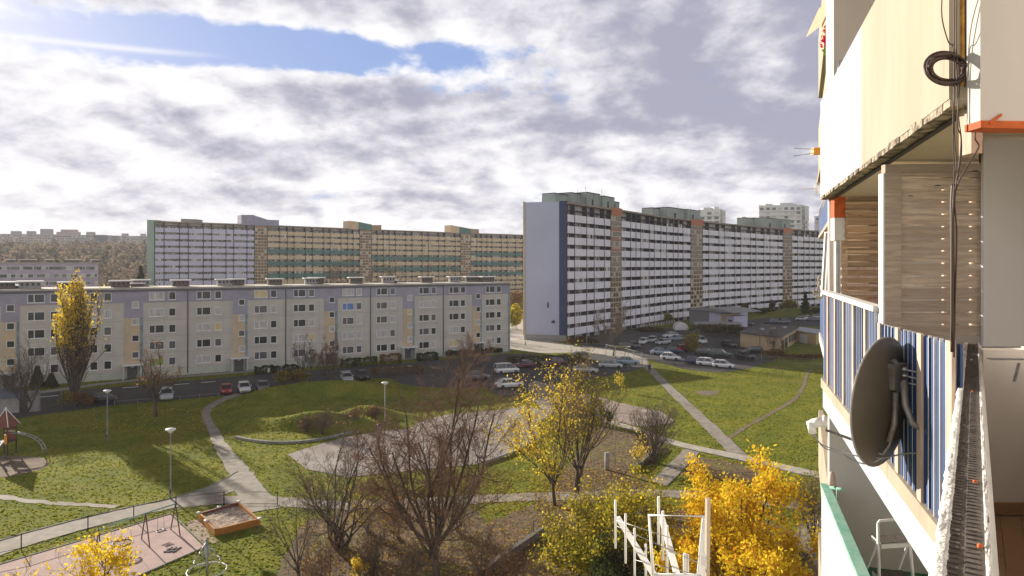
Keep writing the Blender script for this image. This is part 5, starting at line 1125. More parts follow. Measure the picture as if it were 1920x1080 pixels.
def swing():
    tops = [at(188+7, 1060), at(268, 1008+2), at(322, 1000)]; root = empty('swing_frame', tops[1], 0, 'swing frame with long pale green top bar and brown legs on the pink surface', 'swing')
    legs = [(at(320, 994), at(338, 1006), 2.15), (at(265, 1012), at(281, 1028), 2.15), (at(178, 1046), at(192, 1062), 2.15)]; tp = []
    for a, b, h in legs:
        t = (a+b)/2+Vector((0, 0, h)); tp.append(t)
        for q in (a, b): mb = MB(); mb.tube([q, t], .045, 6); mb.build('leg', M['swleg'], root)
    mb = MB(); mb.tube(tp, .055, 8); mb.build('top_bar', M['swg'], root)
    # hanging seats: two small frame seats, one round nest
    for (f0, t, nm) in ((0, .5, 'swing_seat'), (1, .5, 'nest_seat')):
        c = tp[f0].lerp(tp[f0+1], t); u = nrm(tp[1]-tp[0]); 
        if nm == 'swing_seat':
            s = c-Vector((0, 0, 1.6)); mb = MB()
            for e in (-.25, .25): mb.tube([s+u*e-Vector((u.y, -u.x, 0))*.25, s+u*e+Vector((u.y, -u.x, 0))*.25], .03, 5); mb.tube([s-u*.3+Vector((u.y, -u.x, 0))*e, s+u*.3+Vector((u.y, -u.x, 0))*e], .03, 5)
            mb.fr(s-u*.15-Vector((u.y, -u.x, 0))*.1, u*.3, Vector((u.y, -u.x, 0))*.2, (0, 0, .04)); mb.build(nm, M['dark'], root)
            e = .25
        else:
            s = c-Vector((0, 0, 1.5)); mb = MB(); ring = [s+u*.62*math.cos(k*.3927)+Vector((u.y, -u.x, 0))*.62*math.sin(k*.3927) for k in range(16)]; mb.tube(ring, .06, 6, closed=True)
            for k in range(0, 8): mb.tube([ring[k], ring[(16-k) % 16]], .012, 3); mb.tube([ring[(k+4) % 16], ring[(20-k+0) % 16 if k else 12]], .012, 3)
            mb.build(nm, M['swleg'], root); e = .6
        for q in (-e, e): mb = MB(); mb.tube([c+u*q*.8, s+u*q], .012, 4); mb.build('chain', M['dark'], root)
swing()
def ground_frame(label, px, py):
    c = at(px, py)+Vector((0, 0, .06)); mb = MB()
    for e in (-.3, 0, .3): mb.fr(c+Vector((e-.03, -.4, 0)), (.06, .1, 0), (.1, .8, 0), (0, 0, .05))
    for e in (-.35, .1): mb.fr(c+Vector((-.4, e, 0)), (.8, .1, 0), (0, .07, 0), (0, 0, .05))
    tag(mb.build('hopscotch_mark', M['dark']), label, 'ground marking')
ground_frame('dark ladder-like marking on the pink surface nearer the bottom edge', 322, 1033)
def sandbox():
    q = [at(372, 974), at(448, 952), at(487, 985), at(402, 1006)]; root = empty('sandbox', q[0], 0, 'raised sandbox with orange boards on the grass by the footpath', 'sandbox'); c = sum(q, Vector())/4
    for i in range(4):
        a, b = q[i], q[(i+1) % 4]; d = b-a; n = nrm((c-(a+b)/2))*.16; n.z = 0; mb = MB(); mb.fr(a, d, n, (0, 0, .5)); mb.build('board', M['redroof'] if i == 0 else M['play_or2'], root)
    mb = MB(); n = 14; rs = random.Random(3); Z = [[.30+rs.uniform(-.04, .07) for _ in range(n+1)] for _ in range(n+1)]
    def P2(i, j): u, v = .02+.96*i/n, .02+.96*j/n; a = q[0].lerp(q[1], u); b = q[3].lerp(q[2], u); p = a.lerp(b, v); return (p.x, p.y, Z[i][j])
    for i in range(n):
        for j in range(n): mb.face([P2(i, j), P2(i+1, j), P2(i+1, j+1), P2(i, j+1)][::-1], 0, True)
    mb.build('sand', M['sand'], root)
    for p in (q[0], q[1], q[2], q[3].lerp(q[0], .5), q[0].lerp(q[1], .5)): mb = MB(); mb.lathe(p+Vector((0, 0, .5)), [(.17, 0), (.17, .07), (.001, .09)], 8); mb.build('corner_seat', M['cap'], root)
sandbox()
patch('bare_earth', [(352, 982), (372, 976), (400, 1008), (412, 1015), (385, 1018), (360, 1000)], M['sand'], .03, 4, .1)
def climber():
    c = at(388, 1092); root = empty('climbing_net', c, 0, 'grey rope climbing pyramid with central mast at the bottom edge', 'climbing frame'); h = 2.6
    mb = MB(); mb.tube([c, c+Vector((0, 0, h))], .09, 8); mb.lathe(c+Vector((0, 0, h)), [(.1, 0), (.12, .05), (.001, .14)], 8); mb.build('mast', M['galv'], root)
    for rr, z in ((1.15, .75), (.75, 1.35), (.42, 1.9)):
        mb = MB(); mb.tube([c+Vector((rr*math.cos(k*.3927), rr*math.sin(k*.3927), z)) for k in range(16)], .05 if rr > 1 else .022, 5, closed=True); mb.build('ring', M['cap'] if rr > 1 else M['galv'], root)
    mb = MB()
    for k in range(8): a = k*.785; mb.tube([c+Vector((0, 0, h-.05)), c+Vector((1.15*math.cos(a), 1.15*math.sin(a), .75))], .018, 4)
    mb.build('net', M['galv'], root)
climber()
# ------------------------------------------------------------------ pedestrians
def person(label, px, py, rz, coat, legs, h=1.72, pale=False):
    c = at(px, py); k = h/1.75
    nodes = dict(pel=(0, 0, .95, .15), wa=(0, 0, 1.12, .14), ch=(0, .01, 1.34, .165), nk=(0, 0, 1.50, .065), hd=(0, .02, 1.60, .095), ht=(0, .01, 1.70, .075),
                 sl=(-.19, 0, 1.42, .065), el=(-.25, -.05, 1.16, .05), wl=(-.23, .08, .93, .038), fl=(-.22, .10, .84, .03), sr=(.19, 0, 1.42, .065), er=(.25, .03, 1.16, .05), wr=(.23, .12, .95, .038), fr_=(.22, .15, .86, .03),
                 hl=(-.09, 0, .86, .095), kl=(-.10, .16, .50, .065), al=(-.10, .12, .09, .045), tl=(-.10, .27, .04, .04), hr=(.09, 0, .86, .095), kr=(.10, -.04, .48, .065), ar=(.10, -.28, .12, .045), tr=(.10, -.16, .04, .04))
    ed = [('pel', 'wa'), ('wa', 'ch'), ('ch', 'nk'), ('nk', 'hd'), ('hd', 'ht'), ('ch', 'sl'), ('sl', 'el'), ('el', 'wl'), ('wl', 'fl'), ('ch', 'sr'), ('sr', 'er'), ('er', 'wr'), ('wr', 'fr_'), ('pel', 'hl'), ('hl', 'kl'), ('kl', 'al'), ('al', 'tl'), ('pel', 'hr'), ('hr', 'kr'), ('kr', 'ar'), ('ar', 'tr')]
    ks = list(nodes); me = bpy.data.meshes.new('p'); me.from_pydata([tuple(v*k for v in nodes[n][:3]) for n in ks], [(ks.index(a), ks.index(b)) for a, b in ed], []); o = bpy.data.objects.new('p', me); col.objects.link(o)
    sk = o.modifiers.new('s', 'SKIN'); 
    for i, n in enumerate(ks): v = me.skin_vertices[0].data[i]; v.radius = (nodes[n][3]*k,)*2; v.use_root = (n == 'pel')
    o.modifiers.new('d', 'SUBSURF').levels = 1; dg = bpy.context.evaluated_depsgraph_get(); m2 = bpy.data.meshes.new_from_object(o.evaluated_get(dg)); bpy.data.objects.remove(o)
    root = empty('person', c, rz, label, 'person'); m2.materials.clear(); b = link_mesh('body', m2, [mat('skin', (.5, .33, .25), .6), coat, legs, M['dark']], root)
    for f in m2.polygons:
        z = f.center.z/k; f.material_index = 0 if (z > 1.5 or (abs(f.center.x) > .17 and z < .93)) else 1 if z > .86 else (2 if z > .10 else 3); f.use_smooth = True
    hb = MB(); hb.lathe((0, -.015*k, 1.66*k), [(.10*k, -.07), (.115*k, 0), (.10*k, .07), (.05*k, .11), (.001, .12)], 10); hh = bpy.data.meshes.new('hair'); hh.from_pydata(hb.v, [], hb.f); link_mesh('hair', hh, [M['trim']], root)
    # coat skirt follows the hips
    ck = MB(); ck.lathe((0, .01, .78*k), [(.19*k, 0), (.175*k, .18), (.165*k, .36)], 12); hh = bpy.data.meshes.new('coat_hem'); hh.from_pydata(ck.v, [], ck.f); link_mesh('coat_hem', hh, [coat], root)
cd_ = mat('coat_dark', (.03, .035, .05), .9); cp = mat('coat_pale', (.62, .55, .52), .9); tr_ = mat('trousers_dark', (.035, .035, .045), .9)
person('person in dark clothes walking on the diagonal footpath by the car park', 1218, 700, 0, cd_, tr_, 1.85)
person('person in a pale coat standing by the hedge before the long block', 504, 706, 1.0, cp, tr_)
person('person in white clothes at the porch of the entrance hall', 1359, 612, 2., cp, tr_)
person('person in dark blue clothes beside the hedge, right of the pale-coated one', 528, 704, 2.5, mat('coat_blue', (.06, .09, .2), .9), tr_)

# ------------------------------------------------------------------ the near building (right)
S = 1.18
E = Vector((0, 0, H))
def n3(x, y, z): return Vector((x*S, y*S, H+z*S))
def NP(px, py, D): return PD(px, py, D*S)
ND = nrm((.3075, .9515, 0)); NN = Vector((-ND.y, ND.x, 0))          # along the neighbour's balcony front, and outward
def nb(D, off, z):
    """point on the neighbour's balcony front: depth D, outward offset, height over the eye (unscaled)"""
    return n3(1.033+.323*D, D, z)+NN*(off*S)
M['cream1'] = mat('cream_painted_panel', (.415, .355, .275), .8, (.365, .305, .23), 1.2, .002, 6, c3=(.30, .235, .16), s3=2.4, sp3=(.63, .70), stretch=(1, 1, .22))
M['white1'] = mat('white_painted_panel', (.42, .46, .52), .8, (.37, .405, .46), 2., .002, 8, c3=(.24, .23, .21), s3=5., sp3=(.69, .73), stretch=(1, 1, .3))
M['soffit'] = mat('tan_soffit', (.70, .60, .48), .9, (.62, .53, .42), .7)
M['rough'] = mat('rough_concrete_edge', (.50, .43, .33), 1, (.10, .08, .07), 9., .03, 30)
M['plaster'] = mat('pale_plaster', (.66, .62, .58), .9, (.58, .54, .50), .9, .002, 6, c3=(.48, .42, .35), s3=1.8, sp3=(.60, .78), stretch=(1, 1, .35))
M['orangep'] = mat('orange_primer', (.62, .14, .03), .8, (.45, .09, .02), 9.)
M['railblue'] = mat('blue_corrugated_sheet', (.04, .085, .22), .6, (.03, .065, .18), 2.)
M['slatp'] = mat('pinkish_wood_slat', (.62, .47, .38), .85, (.50, .36, .28), 4., stretch=(6, 6, 1))
def woodmat(name, ca, cb, cc):
    m = bpy.data.materials.new(name); m.use_nodes = True; nt = NT(m.node_tree); b = m.node_tree.nodes['Principled BSDF']; b.inputs['Roughness'].default_value = .8
    tc = nt.new('ShaderNodeTexCoord'); mp = nt.new('ShaderNodeMapping'); nt.l.new(tc.outputs['Object'], mp.inputs[0]); mp.inputs['Scale'].default_value = (1.2, 1.2, 14)
    g = nt.new('ShaderNodeNewGeometry'); sp = nt.new('ShaderNodeSeparateXYZ'); 
    off = nt.new('ShaderNodeVectorMath', operation='ADD'); nt.l.new(mp.outputs[0], off.inputs[0]); nt.l.new(nt.comb(nt.m('MULTIPLY', g.outputs['Random Per Island'], 37.), 0., nt.m('MULTIPLY', g.outputs['Random Per Island'], 11.)), off.inputs[1])
    oi = nt.new('ShaderNodeObjectInfo'); rnd = oi.outputs['Random']
    nt.l.new(nt.comb(nt.m('MULTIPLY', rnd, 37.), 0., nt.m('MULTIPLY', rnd, 11.)), off.inputs[1])
    n1 = nt.ramp(nt.noise(off.outputs[0], 2.2, 6, .62, .9), .38, .62); n2 = nt.ramp(nt.noise(off.outputs[0], .9, 3, .6, 2.), .62, .74)
    c = nt.mix(n1, (*ca, 1), (*cb, 1)); c = nt.mix(nt.m('MULTIPLY', n2, .6), c, (*cc, 1)); c = nt.mix(nt.m('MULTIPLY', rnd, .85), c, (*[v*.50 for v in ca], 1)); nt.l.new(c, b.inputs['Base Color'])
    bn = nt.new('ShaderNodeBump'); bn.inputs['Distance'].default_value = .003; nt.l.new(n1, bn.inputs['Height']); nt.l.new(bn.outputs[0], b.inputs['Normal']); return m
M['plank'] = woodmat('weathered_plank', (.80, .67, .54), (.56, .45, .36), (.30, .21, .14)); M['plank2'] = woodmat('warm_plank', (.74, .54, .35), (.60, .42, .26), (.36, .21, .11))
M['boards'] = woodmat('floor_boards', (.42, .25, .13), (.34, .19, .10), (.22, .12, .06))
def own_building():
    root = empty('apartment_building', (n3(2.3, 4, 0).x, n3(0, 4, 0).y, 0), 0, 'near balcony building with cream and white panels filling the right edge', 'apartment building')
    def B(mb, name, m, parent=None, kind=None): return mb.build(name, m, parent or root, kind)
    ST = 2.33; D0, D1 = 3.04, 7.52
    def slabq(D0, D1, o0, o1, z0, z1, m=0, mb=None):
        mb = mb or MB(); mb.prism([nb(D0, o0, 0).xy[:], nb(D1, o0, 0).xy[:], nb(D1, o1, 0).xy[:], nb(D0, o1, 0).xy[:]], H+z0*S, H+z1*S, m); return mb
    # body of the building behind the balconies, down to the ground
    gz = -H/S
    def ow(D, lat, z): return n3(.6781*D+lat, D, z)
    SP = [nb(D0, 0, 0).xy[:], nb(D1, 0, 0).xy[:], nb(D1, -1.45, 0).xy[:], n3(3.75, 4.97, 0).xy[:], ow(4.97, .03, 0).xy[:], ow(3.1, .01, 0).xy[:]]
    B(slabq(2.6, 8.0, -1.45, -9, gz, 9.5), 'wall', M['plaster'])
    for k in range(-8, 4):                       # storeys of the neighbour's stack
        zf = -1.28+ST*k if k != -1 else -3.28
        B(MB().prism(SP, H+(zf-.22)*S, H+zf*S), 'balcony_slab', M['soffit'] if k > 0 else M['plaster'])
        # far cross wall
        B(slabq(D1, D1+.12, -.03, -1.45, zf, zf+ST-.22), 'cross_wall', M['plaster'])
        B(slabq(D0-.12, D0-.005, -.25, -1.45, zf, zf+ST-.22), 'cross_wall', M['plaster'])
        if k == 1:
            # white left third, cream right part, over the rough concrete edge
            zb, zt = .745, 1.80
            B(slabq(5.12, D1, .06, -.02, zb, zt), 'white_panel', M['white1']); B(slabq(D0, 5.118, .06, -.02, zb, zt), 'cream_panel', M['cream1'])
            mb = MB(); rd = random.Random(4); d = D0
            while d < D1-.05:
                w = .09+rd.random()*.05; t = .016*max(.15, 1-(d-D0)/2.6); slabq(d, min(d+w, D1), .055+rd.uniform(0, .012), -.03, zb-.028-rd.uniform(0, t), zb-.003+rd.uniform(0, t*1.6), 0, mb); d += w
            B(mb, 'rough_edge', M['rough'])
            mb = slabq(D0, D1, -.02, -.055, zb-.045, zb-.01); B(mb, 'edge_trim', M['dark'])
            for j in range(6): B(MB().lathe(nb(3.5+j*.62, -.18, zb-.268+.0), [(.018*S, -.004), (.014*S, .0)], 8), 'soffit_fixing', M['dark'])
        elif k == 0:
            pass
        else:
            zb, zt = zf-.25, (zf+.92 if k != -1 else -2.44)
            B(slabq(D0, D1, .05, -.03, zb, zt), 'parapet_panel', M['white1'] if k < 0 else M['cream1'])
            if k < 0: B(slabq(D0, D1, .06, -.03, zt, zt+.035), 'green_coping' if k == -1 else 'coping', M['greencop'] if k == -1 else M['white'])
            if k == -1:
                B(slabq(D0, D1, -.05, -1.44, zf, zf+.012), 'green_floor', mat('green_floor_cover', (.05, .20, .09), .7, (.04, .16, .07), 3.))
                B(slabq(D0+1.2, D1, -.35, -.365, zf+.012, zf+.018), 'white_floor_line', M['white'])
    # soffit over the neighbour (tan, lit from the grass below)
    B(MB().prism(SP, H+.722*S, H+.742*S), 'soffit_panel', M['soffit'])
    # --- blue balustrade with pinkish posts
    def ztop(D): return -.315 if D > 4.75 else -.335-.03*(D-3.0)
    mb = MB(); d = 3.06; i = 0
    while d < D1-.02:                            # corrugated sheet: ribs
        w = .045; z1 = min(ztop(d), ztop(d+w))-.02
        a, b = nb(d, .0+(.022 if i % 2 else 0), -1.24), nb(d+w, .0+(.022 if i % 2 else 0), -1.24); mb.fr(a, b-a, NN*.012, (0, 0, (z1+1.24)*S)); i += 1; d += w
    B(mb, 'blue_sheet', M['railblue'])
    d = 3.06; j = 0
    while d < D1-.05:
        if j % 5 == 0: w = .075; m = 'slatp'; nm = 'wooden_slat'; off = .045
        else: w = .007; m = 'white'; nm = 'white_rib'; off = .034
        z1 = ztop(d)-.01; a = nb(d, off, -1.25); b = nb(d+w, off, -1.25); mb = MB(); mb.fr(a, b-a, -NN*.02, (0, 0, (z1+1.25)*S)); B(mb, nm, M[m]); d += .095 if j % 5 else .12; j += 1
    mb = MB(); a, b = nb(4.75, .05, -.325), nb(D1, .05, -.315); mb.fr(a, b-a, -NN*.09, (0, 0, .045)); B(mb, 'top_rail', M['white'])
    B(slabq(D0, D1, .055, -.02, -1.345, -1.245), 'balcony_ledge', M['cream1'])
    B(slabq(D0, D1, .035, -.02, -1.565, -1.347), 'white_ledge_sheet', M['white1'])
    # --- wooden privacy screens (frontal)
    def screen(name, X0, X1, D, zt, zb, m, n, gap, frame):
        r_ = B(MB().fr(n3(X0, D, zb), (frame*S, 0, 0), (0, .05, 0), (0, 0, (zt-zb)*S)), name, M[m]); hgt = (zt-zb)/n; rd = random.Random(n)
        for i in range(n):
            mb = MB(); z = zb+i*hgt; sk = rd.uniform(-.004, .004)
            mb.fr(n3(X0+frame*.6, D+.02+(.012 if i % 2 else 0), z+gap/2), ((X1-X0-frame*.6)*S, 0, sk), (0, .02, 0), (0, 0, (hgt-gap)*S)); mb.build('plank', M[m], r_)
        mb = MB(); mb.fr(n3(X0-.002, D-.012, zt-.055), ((X1-X0)*S, 0, .01), (0, .06, 0), (0, 0, .055*S)); mb.build('top_rail', M[m], r_)
        for q in (.60, .86): mb = MB(); mb.fr(n3(X0+(X1-X0)*q, D+.06, zb), (frame*S*.9, 0, 0), (0, .03, 0), (0, 0, (zt-zb)*S)); mb.build('batten', M[m], r_)
        mb = MB(); mb.fr(n3(X0-.012, D-.003, zb), (.012*S, 0, 0), (0, .07, 0), (0, 0, (zt-zb-.06)*S)); mb.build('white_edge', M['white'], r_); return r_
    screen('wooden_screen', 2.56, 3.30, 4.69, .69, -.495, 'plank', 14, .0085, .115)
    r2 = screen('far_wooden_screen', 3.47, 4.02, 7.2, .80, -.50, 'plank2', 17, .012, .07)
    for k in range(8): mb = MB(); mb.fr(n3(3.5, 7.16, .72-k*.085), (.5*S, 0, 0), (0, .02, 0), (0, 0, .03*S)); mb.build('slat', M['plank2'], r2)
    for k in range(5): mb = MB(); mb.fr(n3(3.45, 7.15, -.05-k*.088), (.57*S, 0, 0), (0, .02, 0), (0, 0, .028*S)); mb.build('pale_slat', M['slatp'], r2)
    # corner post with orange top
    c = n3(3.395, 7.19, 0); mb = MB(); mb.fr(c+Vector((0, 0, .50*S)), (.12*S, 0, 0), (0, .1, 0), (0, 0, .225*S)); B(mb, 'orange_post_top', M['orangep'])
    mb = MB(); mb.fr(c+Vector((0, 0, .26*S)), (.11*S, 0, 0), (0, .1, 0), (0, 0, .238*S)); B(mb, 'post_casing', M['white'])
    mb = MB(); mb.fr(c+Vector((.03, .02, -.36*S)), (.05*S, 0, 0), (0, .06, 0), (0, 0, .61*S)); B(mb, 'post', M['galv'])
    # laundry-like white curtain beyond, bent top panel
    mb = MB(); n = 14
    for k in range(n):
        x0 = 3.56+.095*k/n; a = n3(x0, 7.75+.05*math.sin(k*1.3), 0); b = n3(3.56+.095*(k+1)/n, 7.75+.05*math.sin((k+1)*1.3), 0); mb.face([a+Vector((-.05, 0, -.35*S)), b+Vector((-.05, 0, -.36*S)), b+Vector((0, 0, .37*S)), a+Vector((0, 0, .38*S))])
    B(mb, 'white_curtain', M['white'])
    # --- next bay beyond (turned away, seen nearly edge-on)
    def fb(D, off, z):
        return n3(3.80+(D-8.1)*.4219-.0, D, z)+Vector((-.92, .39, 0))*(off*S)
    def fslab(D0_, D1_, o0, o1, z0, z1, name, m, mb=None):
        mb = MB().prism([fb(D0_, o0, 0).xy[:], fb(D1_, o0, 0).xy[:], fb(D1_, o1, 0).xy[:], fb(D0_, o1, 0).xy[:]], H+z0*S, H+z1*S); return B(mb, name, M[m])
    fslab(8.0, 13, -1.0, -6, gz, 9.5, 'wall', 'plaster')
    for k in range(-7, 4):
        zf = -1.28+ST*k
        fslab(7.95, 13, .02, -1.1, zf-.15, zf, 'balcony_slab', 'plaster')
        if k == 1: fslab(7.95, 13, .03, -.05, 1.7, 2.6, 'cream_panel', 'cream1'); fslab(8., 13, .06, -.02, 1.52, 1.60, 'dark_eave', 'plank2'); fslab(7.95, 13, .03, -.05, 1.6, 1.7, 'cream_panel', 'cream1')
        elif k == 0: fslab(7.95, 13, .02, -.05, .56, 1.04, 'blue_panel', 'railblue'); fslab(7.94, 13, .03, -.07, .50, .555, 'sill', 'cream1'); fslab(7.95, 13, .0, -.06, -.45, -.40, 'rail', 'white'); fslab(7.95, 13, .0, -.04, -1.25, -.45, 'blue_panel', 'railblue'); fslab(7.95, 8.05, .02, -.06, -1.2, -.10, 'cream_pillar', 'cream1'); fslab(7.96, 13, -.05, -.10, 1.04, 1.5, 'window_band', 'glassm')
        elif k == 2: fslab(7.95, 13, .03, -.05, zf-.2, zf+.9, 'cream_panel', 'cream1')
        else: fslab(7.95, 13, .03, -.05, zf-.2, zf+.85, 'parapet_panel', 'cream1')
    # gable awning with wooden beam high up
    p = n3(3.83, 8.1, 3.2); mb = MB(); mb.face([p, p+Vector((-.19, 0, -.42)), p+Vector((-.19, .5, -.42)), p+Vector((0, .5, 0))]); mb.fr(p+Vector((-.19, -.02, -.47)), (.19, 0, .42), (0, .05, 0), (0, 0, .06), 0); B(mb, 'awning', M['plank2'])
    # --- upper pillar between the two storeys: grey frontal face at far end of the storey above
    mb = MB().fr(n3(3.205, 6.8, 1.79), (.83*S, 0, 0), (0, .2, 0), (0, 0, 1.6*S)); B(mb, 'upper_cross_wall', M['plaster'])
    # --- our own loggia
    d1 = Vector((.5606, .8281, 0)); n1 = Vector((-d1.y, d1.x, 0))
    def ow(D, lat, z): return n3(.6781*D+lat, D, z)
    def rail(l0, l1, z0, z1, name, m, D0_=.55, D1_=4.86):
        mb = MB(); mb.prism([ow(D0_, l0, 0).xy[:], ow(D1_, l0, 0).xy[:], ow(D1_, l1, 0).xy[:], ow(D0_, l1, 0).xy[:]], H+z0*S, H+z1*S); return B(mb, name, M[m])
    rail(-.076, .028, -1.95, -.575, 'parapet_wall', 'plaster'); rail(.0305, .045, -1.8, -.575, 'inner_lining', 'white')
    # rough white mortar lips either side of the dark strip
    rd = random.Random(6)
    for (l0, l1, h) in ((-.083, -.046, -.548), (.017, .0345, -.553)):
        V = []; Q = []; n = 150; m = 5
        for i in range(n+1):
            D = .55+4.3*(i/n)**1.6
            for j in range(m+1):
                e = j in (0, m); V.append(ow(D, l0+(l1-l0)*j/m+(rd.uniform(-.004, .004) if e else 0), h-(.03 if e else rd.uniform(0, .005))))
        for i in range(n):
            for j in range(m): a = i*(m+1)+j; Q.append((a, a+1, a+m+2, a+m+1))
        o = root; me = np_mesh('mortar_lip', [tuple(v-Vector(ORG[root.name])) for v in V], Q, smooth=True); link_mesh('mortar_lip', me, [M['lip']], root)
    rail(-.05, .021, -.576, -.5585, 'sealing_strip', 'rubber')
    mb = MB(); D = .7
    while D < 4.8:
        for l in (-.030, .004):
            a = ow(D, l, -.5583)+d1*0; mb.fr(a, d1*.010+n1*.002, n1*.022, (0, 0, .002+rd.uniform(0, .002)))
        D += .022
    B(mb, 'strip_ridge', M['rubber'])
    for (D, l) in ((1.75, .0), (3.0, -.01), (1.05, .004), (4.0, -.02), (1.35, .01)):
        mb = MB(); mb.lathe(ow(D, l, -.556), [(.006, -.004), (.006, .004), (.002, .006), (.001, .0065)], 8); B(mb, 'screw_cap', M['orangep'] if D < 2 or D == 3.0 else M['white'])
    # floor, end wall with panel, skirting
    mb = MB(); mb.prism([ow(.3, .045, 0).xy[:], ow(4.9, .045, 0).xy[:], ow(4.9, 2.2, 0).xy[:], ow(.3, 2.2, 0).xy[:]], H-2.0*S, H-1.8*S); B(mb, 'loggia_slab', M['plaster'])
    k = 0; lat = .047
    while lat < 1.9:
        mb = MB(); a = ow(.4, lat, -1.8); b = ow(4.85, lat, -1.8); mb.fr(a, b-a, Vector((.155, 0, 0)), (0, 0, .015)); B(mb, 'floor_board', M['boards']); lat += .135; k += 1
    X0 = .6781*4.9
    mb = MB().fr(n3(X0+.06, 4.9, -1.8), (2.6*S, 0, 0), (0, .15, 0), (0, 0, 1.19*S)); B(mb, 'end_wall_lower', M['plaster'])
    mb = MB().fr(n3(X0+.07, 4.87, -1.785), (2.5*S, 0, 0), (0, .03, 0), (0, 0, .085*S)); B(mb, 'skirting_board', M['boards'])
    mb = MB().fr(n3(3.215, 4.655, -.555), (2.6*S, 0, 0), (0, .03, 0), (0, 0, (.555+.855)*S)); B(mb, 'white_end_panel', M['lip2'])
    mb = MB().fr(n3(X0-.02, 4.70, -.655), (.24*S, 0, 0), (0, .06, 0), (0, 0, .012)); mb.fr(n3(X0+.12, 4.68, -.80), (.014, 0, 0), (0, .02, 0), (.04, 0, .15)); B(mb, 'shelf_bracket', M['galv'])
    mb = MB().prism([ow(2.96, .03, 0).xy[:], ow(5.0, .03, 0).xy[:], n3(6, 5.0, 0).xy[:], n3(6, 2.96, 0).xy[:]], H+.88*S, H+1.0*S); B(mb, 'gap_soffit', M['soffit'])
    mb = MB().fr(n3(1.955, 2.85, .585), (2.5*S, .0, 0), (0, .10, 0), (0, 0, 3.*S)); B(mb, 'upper_wall', M['plaster'])
    mb = MB().fr(n3(1.95, 2.84, .572), (2.6*S, .0, -.055), (0, .12, 0), (0, 0, .03*S)); B(mb, 'orange_edge', M['orangep'])
    mb = MB().fr(n3(1.985, 2.835, .585), (.06, .0, .04), (0, .05, 0), (0, 0, .014)); B(mb, 'foam_blob', M['orangep'])
    mb = MB(); mb.prism([n3(6, 1.2, 0).xy[:], n3(6, -3, 0).xy[:], n3(1.45, -3, 0).xy[:], n3(1.45, 1.2, 0).xy[:]], H+1.6*S, H+1.8*S); B(mb, 'ceiling_slab', M['plaster'])
    mb = MB(); mb.prism([ow(-.5, 1.9, 0).xy[:], ow(5.2, 1.9, 0).xy[:], ow(5.2, 9, 0).xy[:], ow(-.5, 9, 0).xy[:]], 0, H+9.5*S); B(mb, 'wall', M['plaster'])
    # dark joint between the cream panel and the pale wall
    mb = MB().fr(n3(2.012, 3.02, .79), (.045*S, 0, 0), (0, .02, 0), (0, 0, 3.*S)); B(mb, 'joint_strip', mat('grey_blue_joint', (.10, .10, .14), .8, (.16, .14, .15), 6.))
    mb = MB().fr(n3(2.06, 3.06, .79), (.05*S, 0, 0), (0, .03, 0), (0, 0, 3.*S)); B(mb, 'dark_gap', M['dark'])
    mb = MB().fr(n3(2.050, 3.03, .72), (.018*S, 0, 0), (0, .05, 0), (0, 0, .13*S)); mb.fr(n3(2.06, 3.04, 1.05), (.03*S, 0, 0), (0, .03, 0), (0, 0, .05*S)); B(mb, 'orange_patch', M['orangep'])
    mb = MB().fr(n3(2.052, 3.05, .50), (.05*S, 0, 0), (0, .1, 0), (0, 0, .23*S)); B(mb, 'pink_post', M['slatp'])
    mb = MB().fr(n3(1.999, 3.03, .80), (.010*S, 0, 0), (0, .02, 0), (0, 0, 3.*S)); B(mb, 'foam_edge', mat('yellow_foam', (.55, .30, .06), .95, (.35, .16, .03), 20.))
M['greencop'] = mat('green_coping', (.18, .42, .33), .7, (.30, .50, .42), 5.)
M['lip'] = mat('rough_white_mortar', (.76, .75, .74), .95, (.62, .61, .60), 18., .012, 40, c3=(.35, .33, .31), s3=6., sp3=(.66, .72)); M['lip2'] = mat('white_board', (.80, .79, .80), .7, (.76, .75, .76), 1.)
M['rubber'] = mat('dark_brown_sealing', (.075, .06, .052), .75, (.14, .115, .10), 25., .004, 50)
own_building()

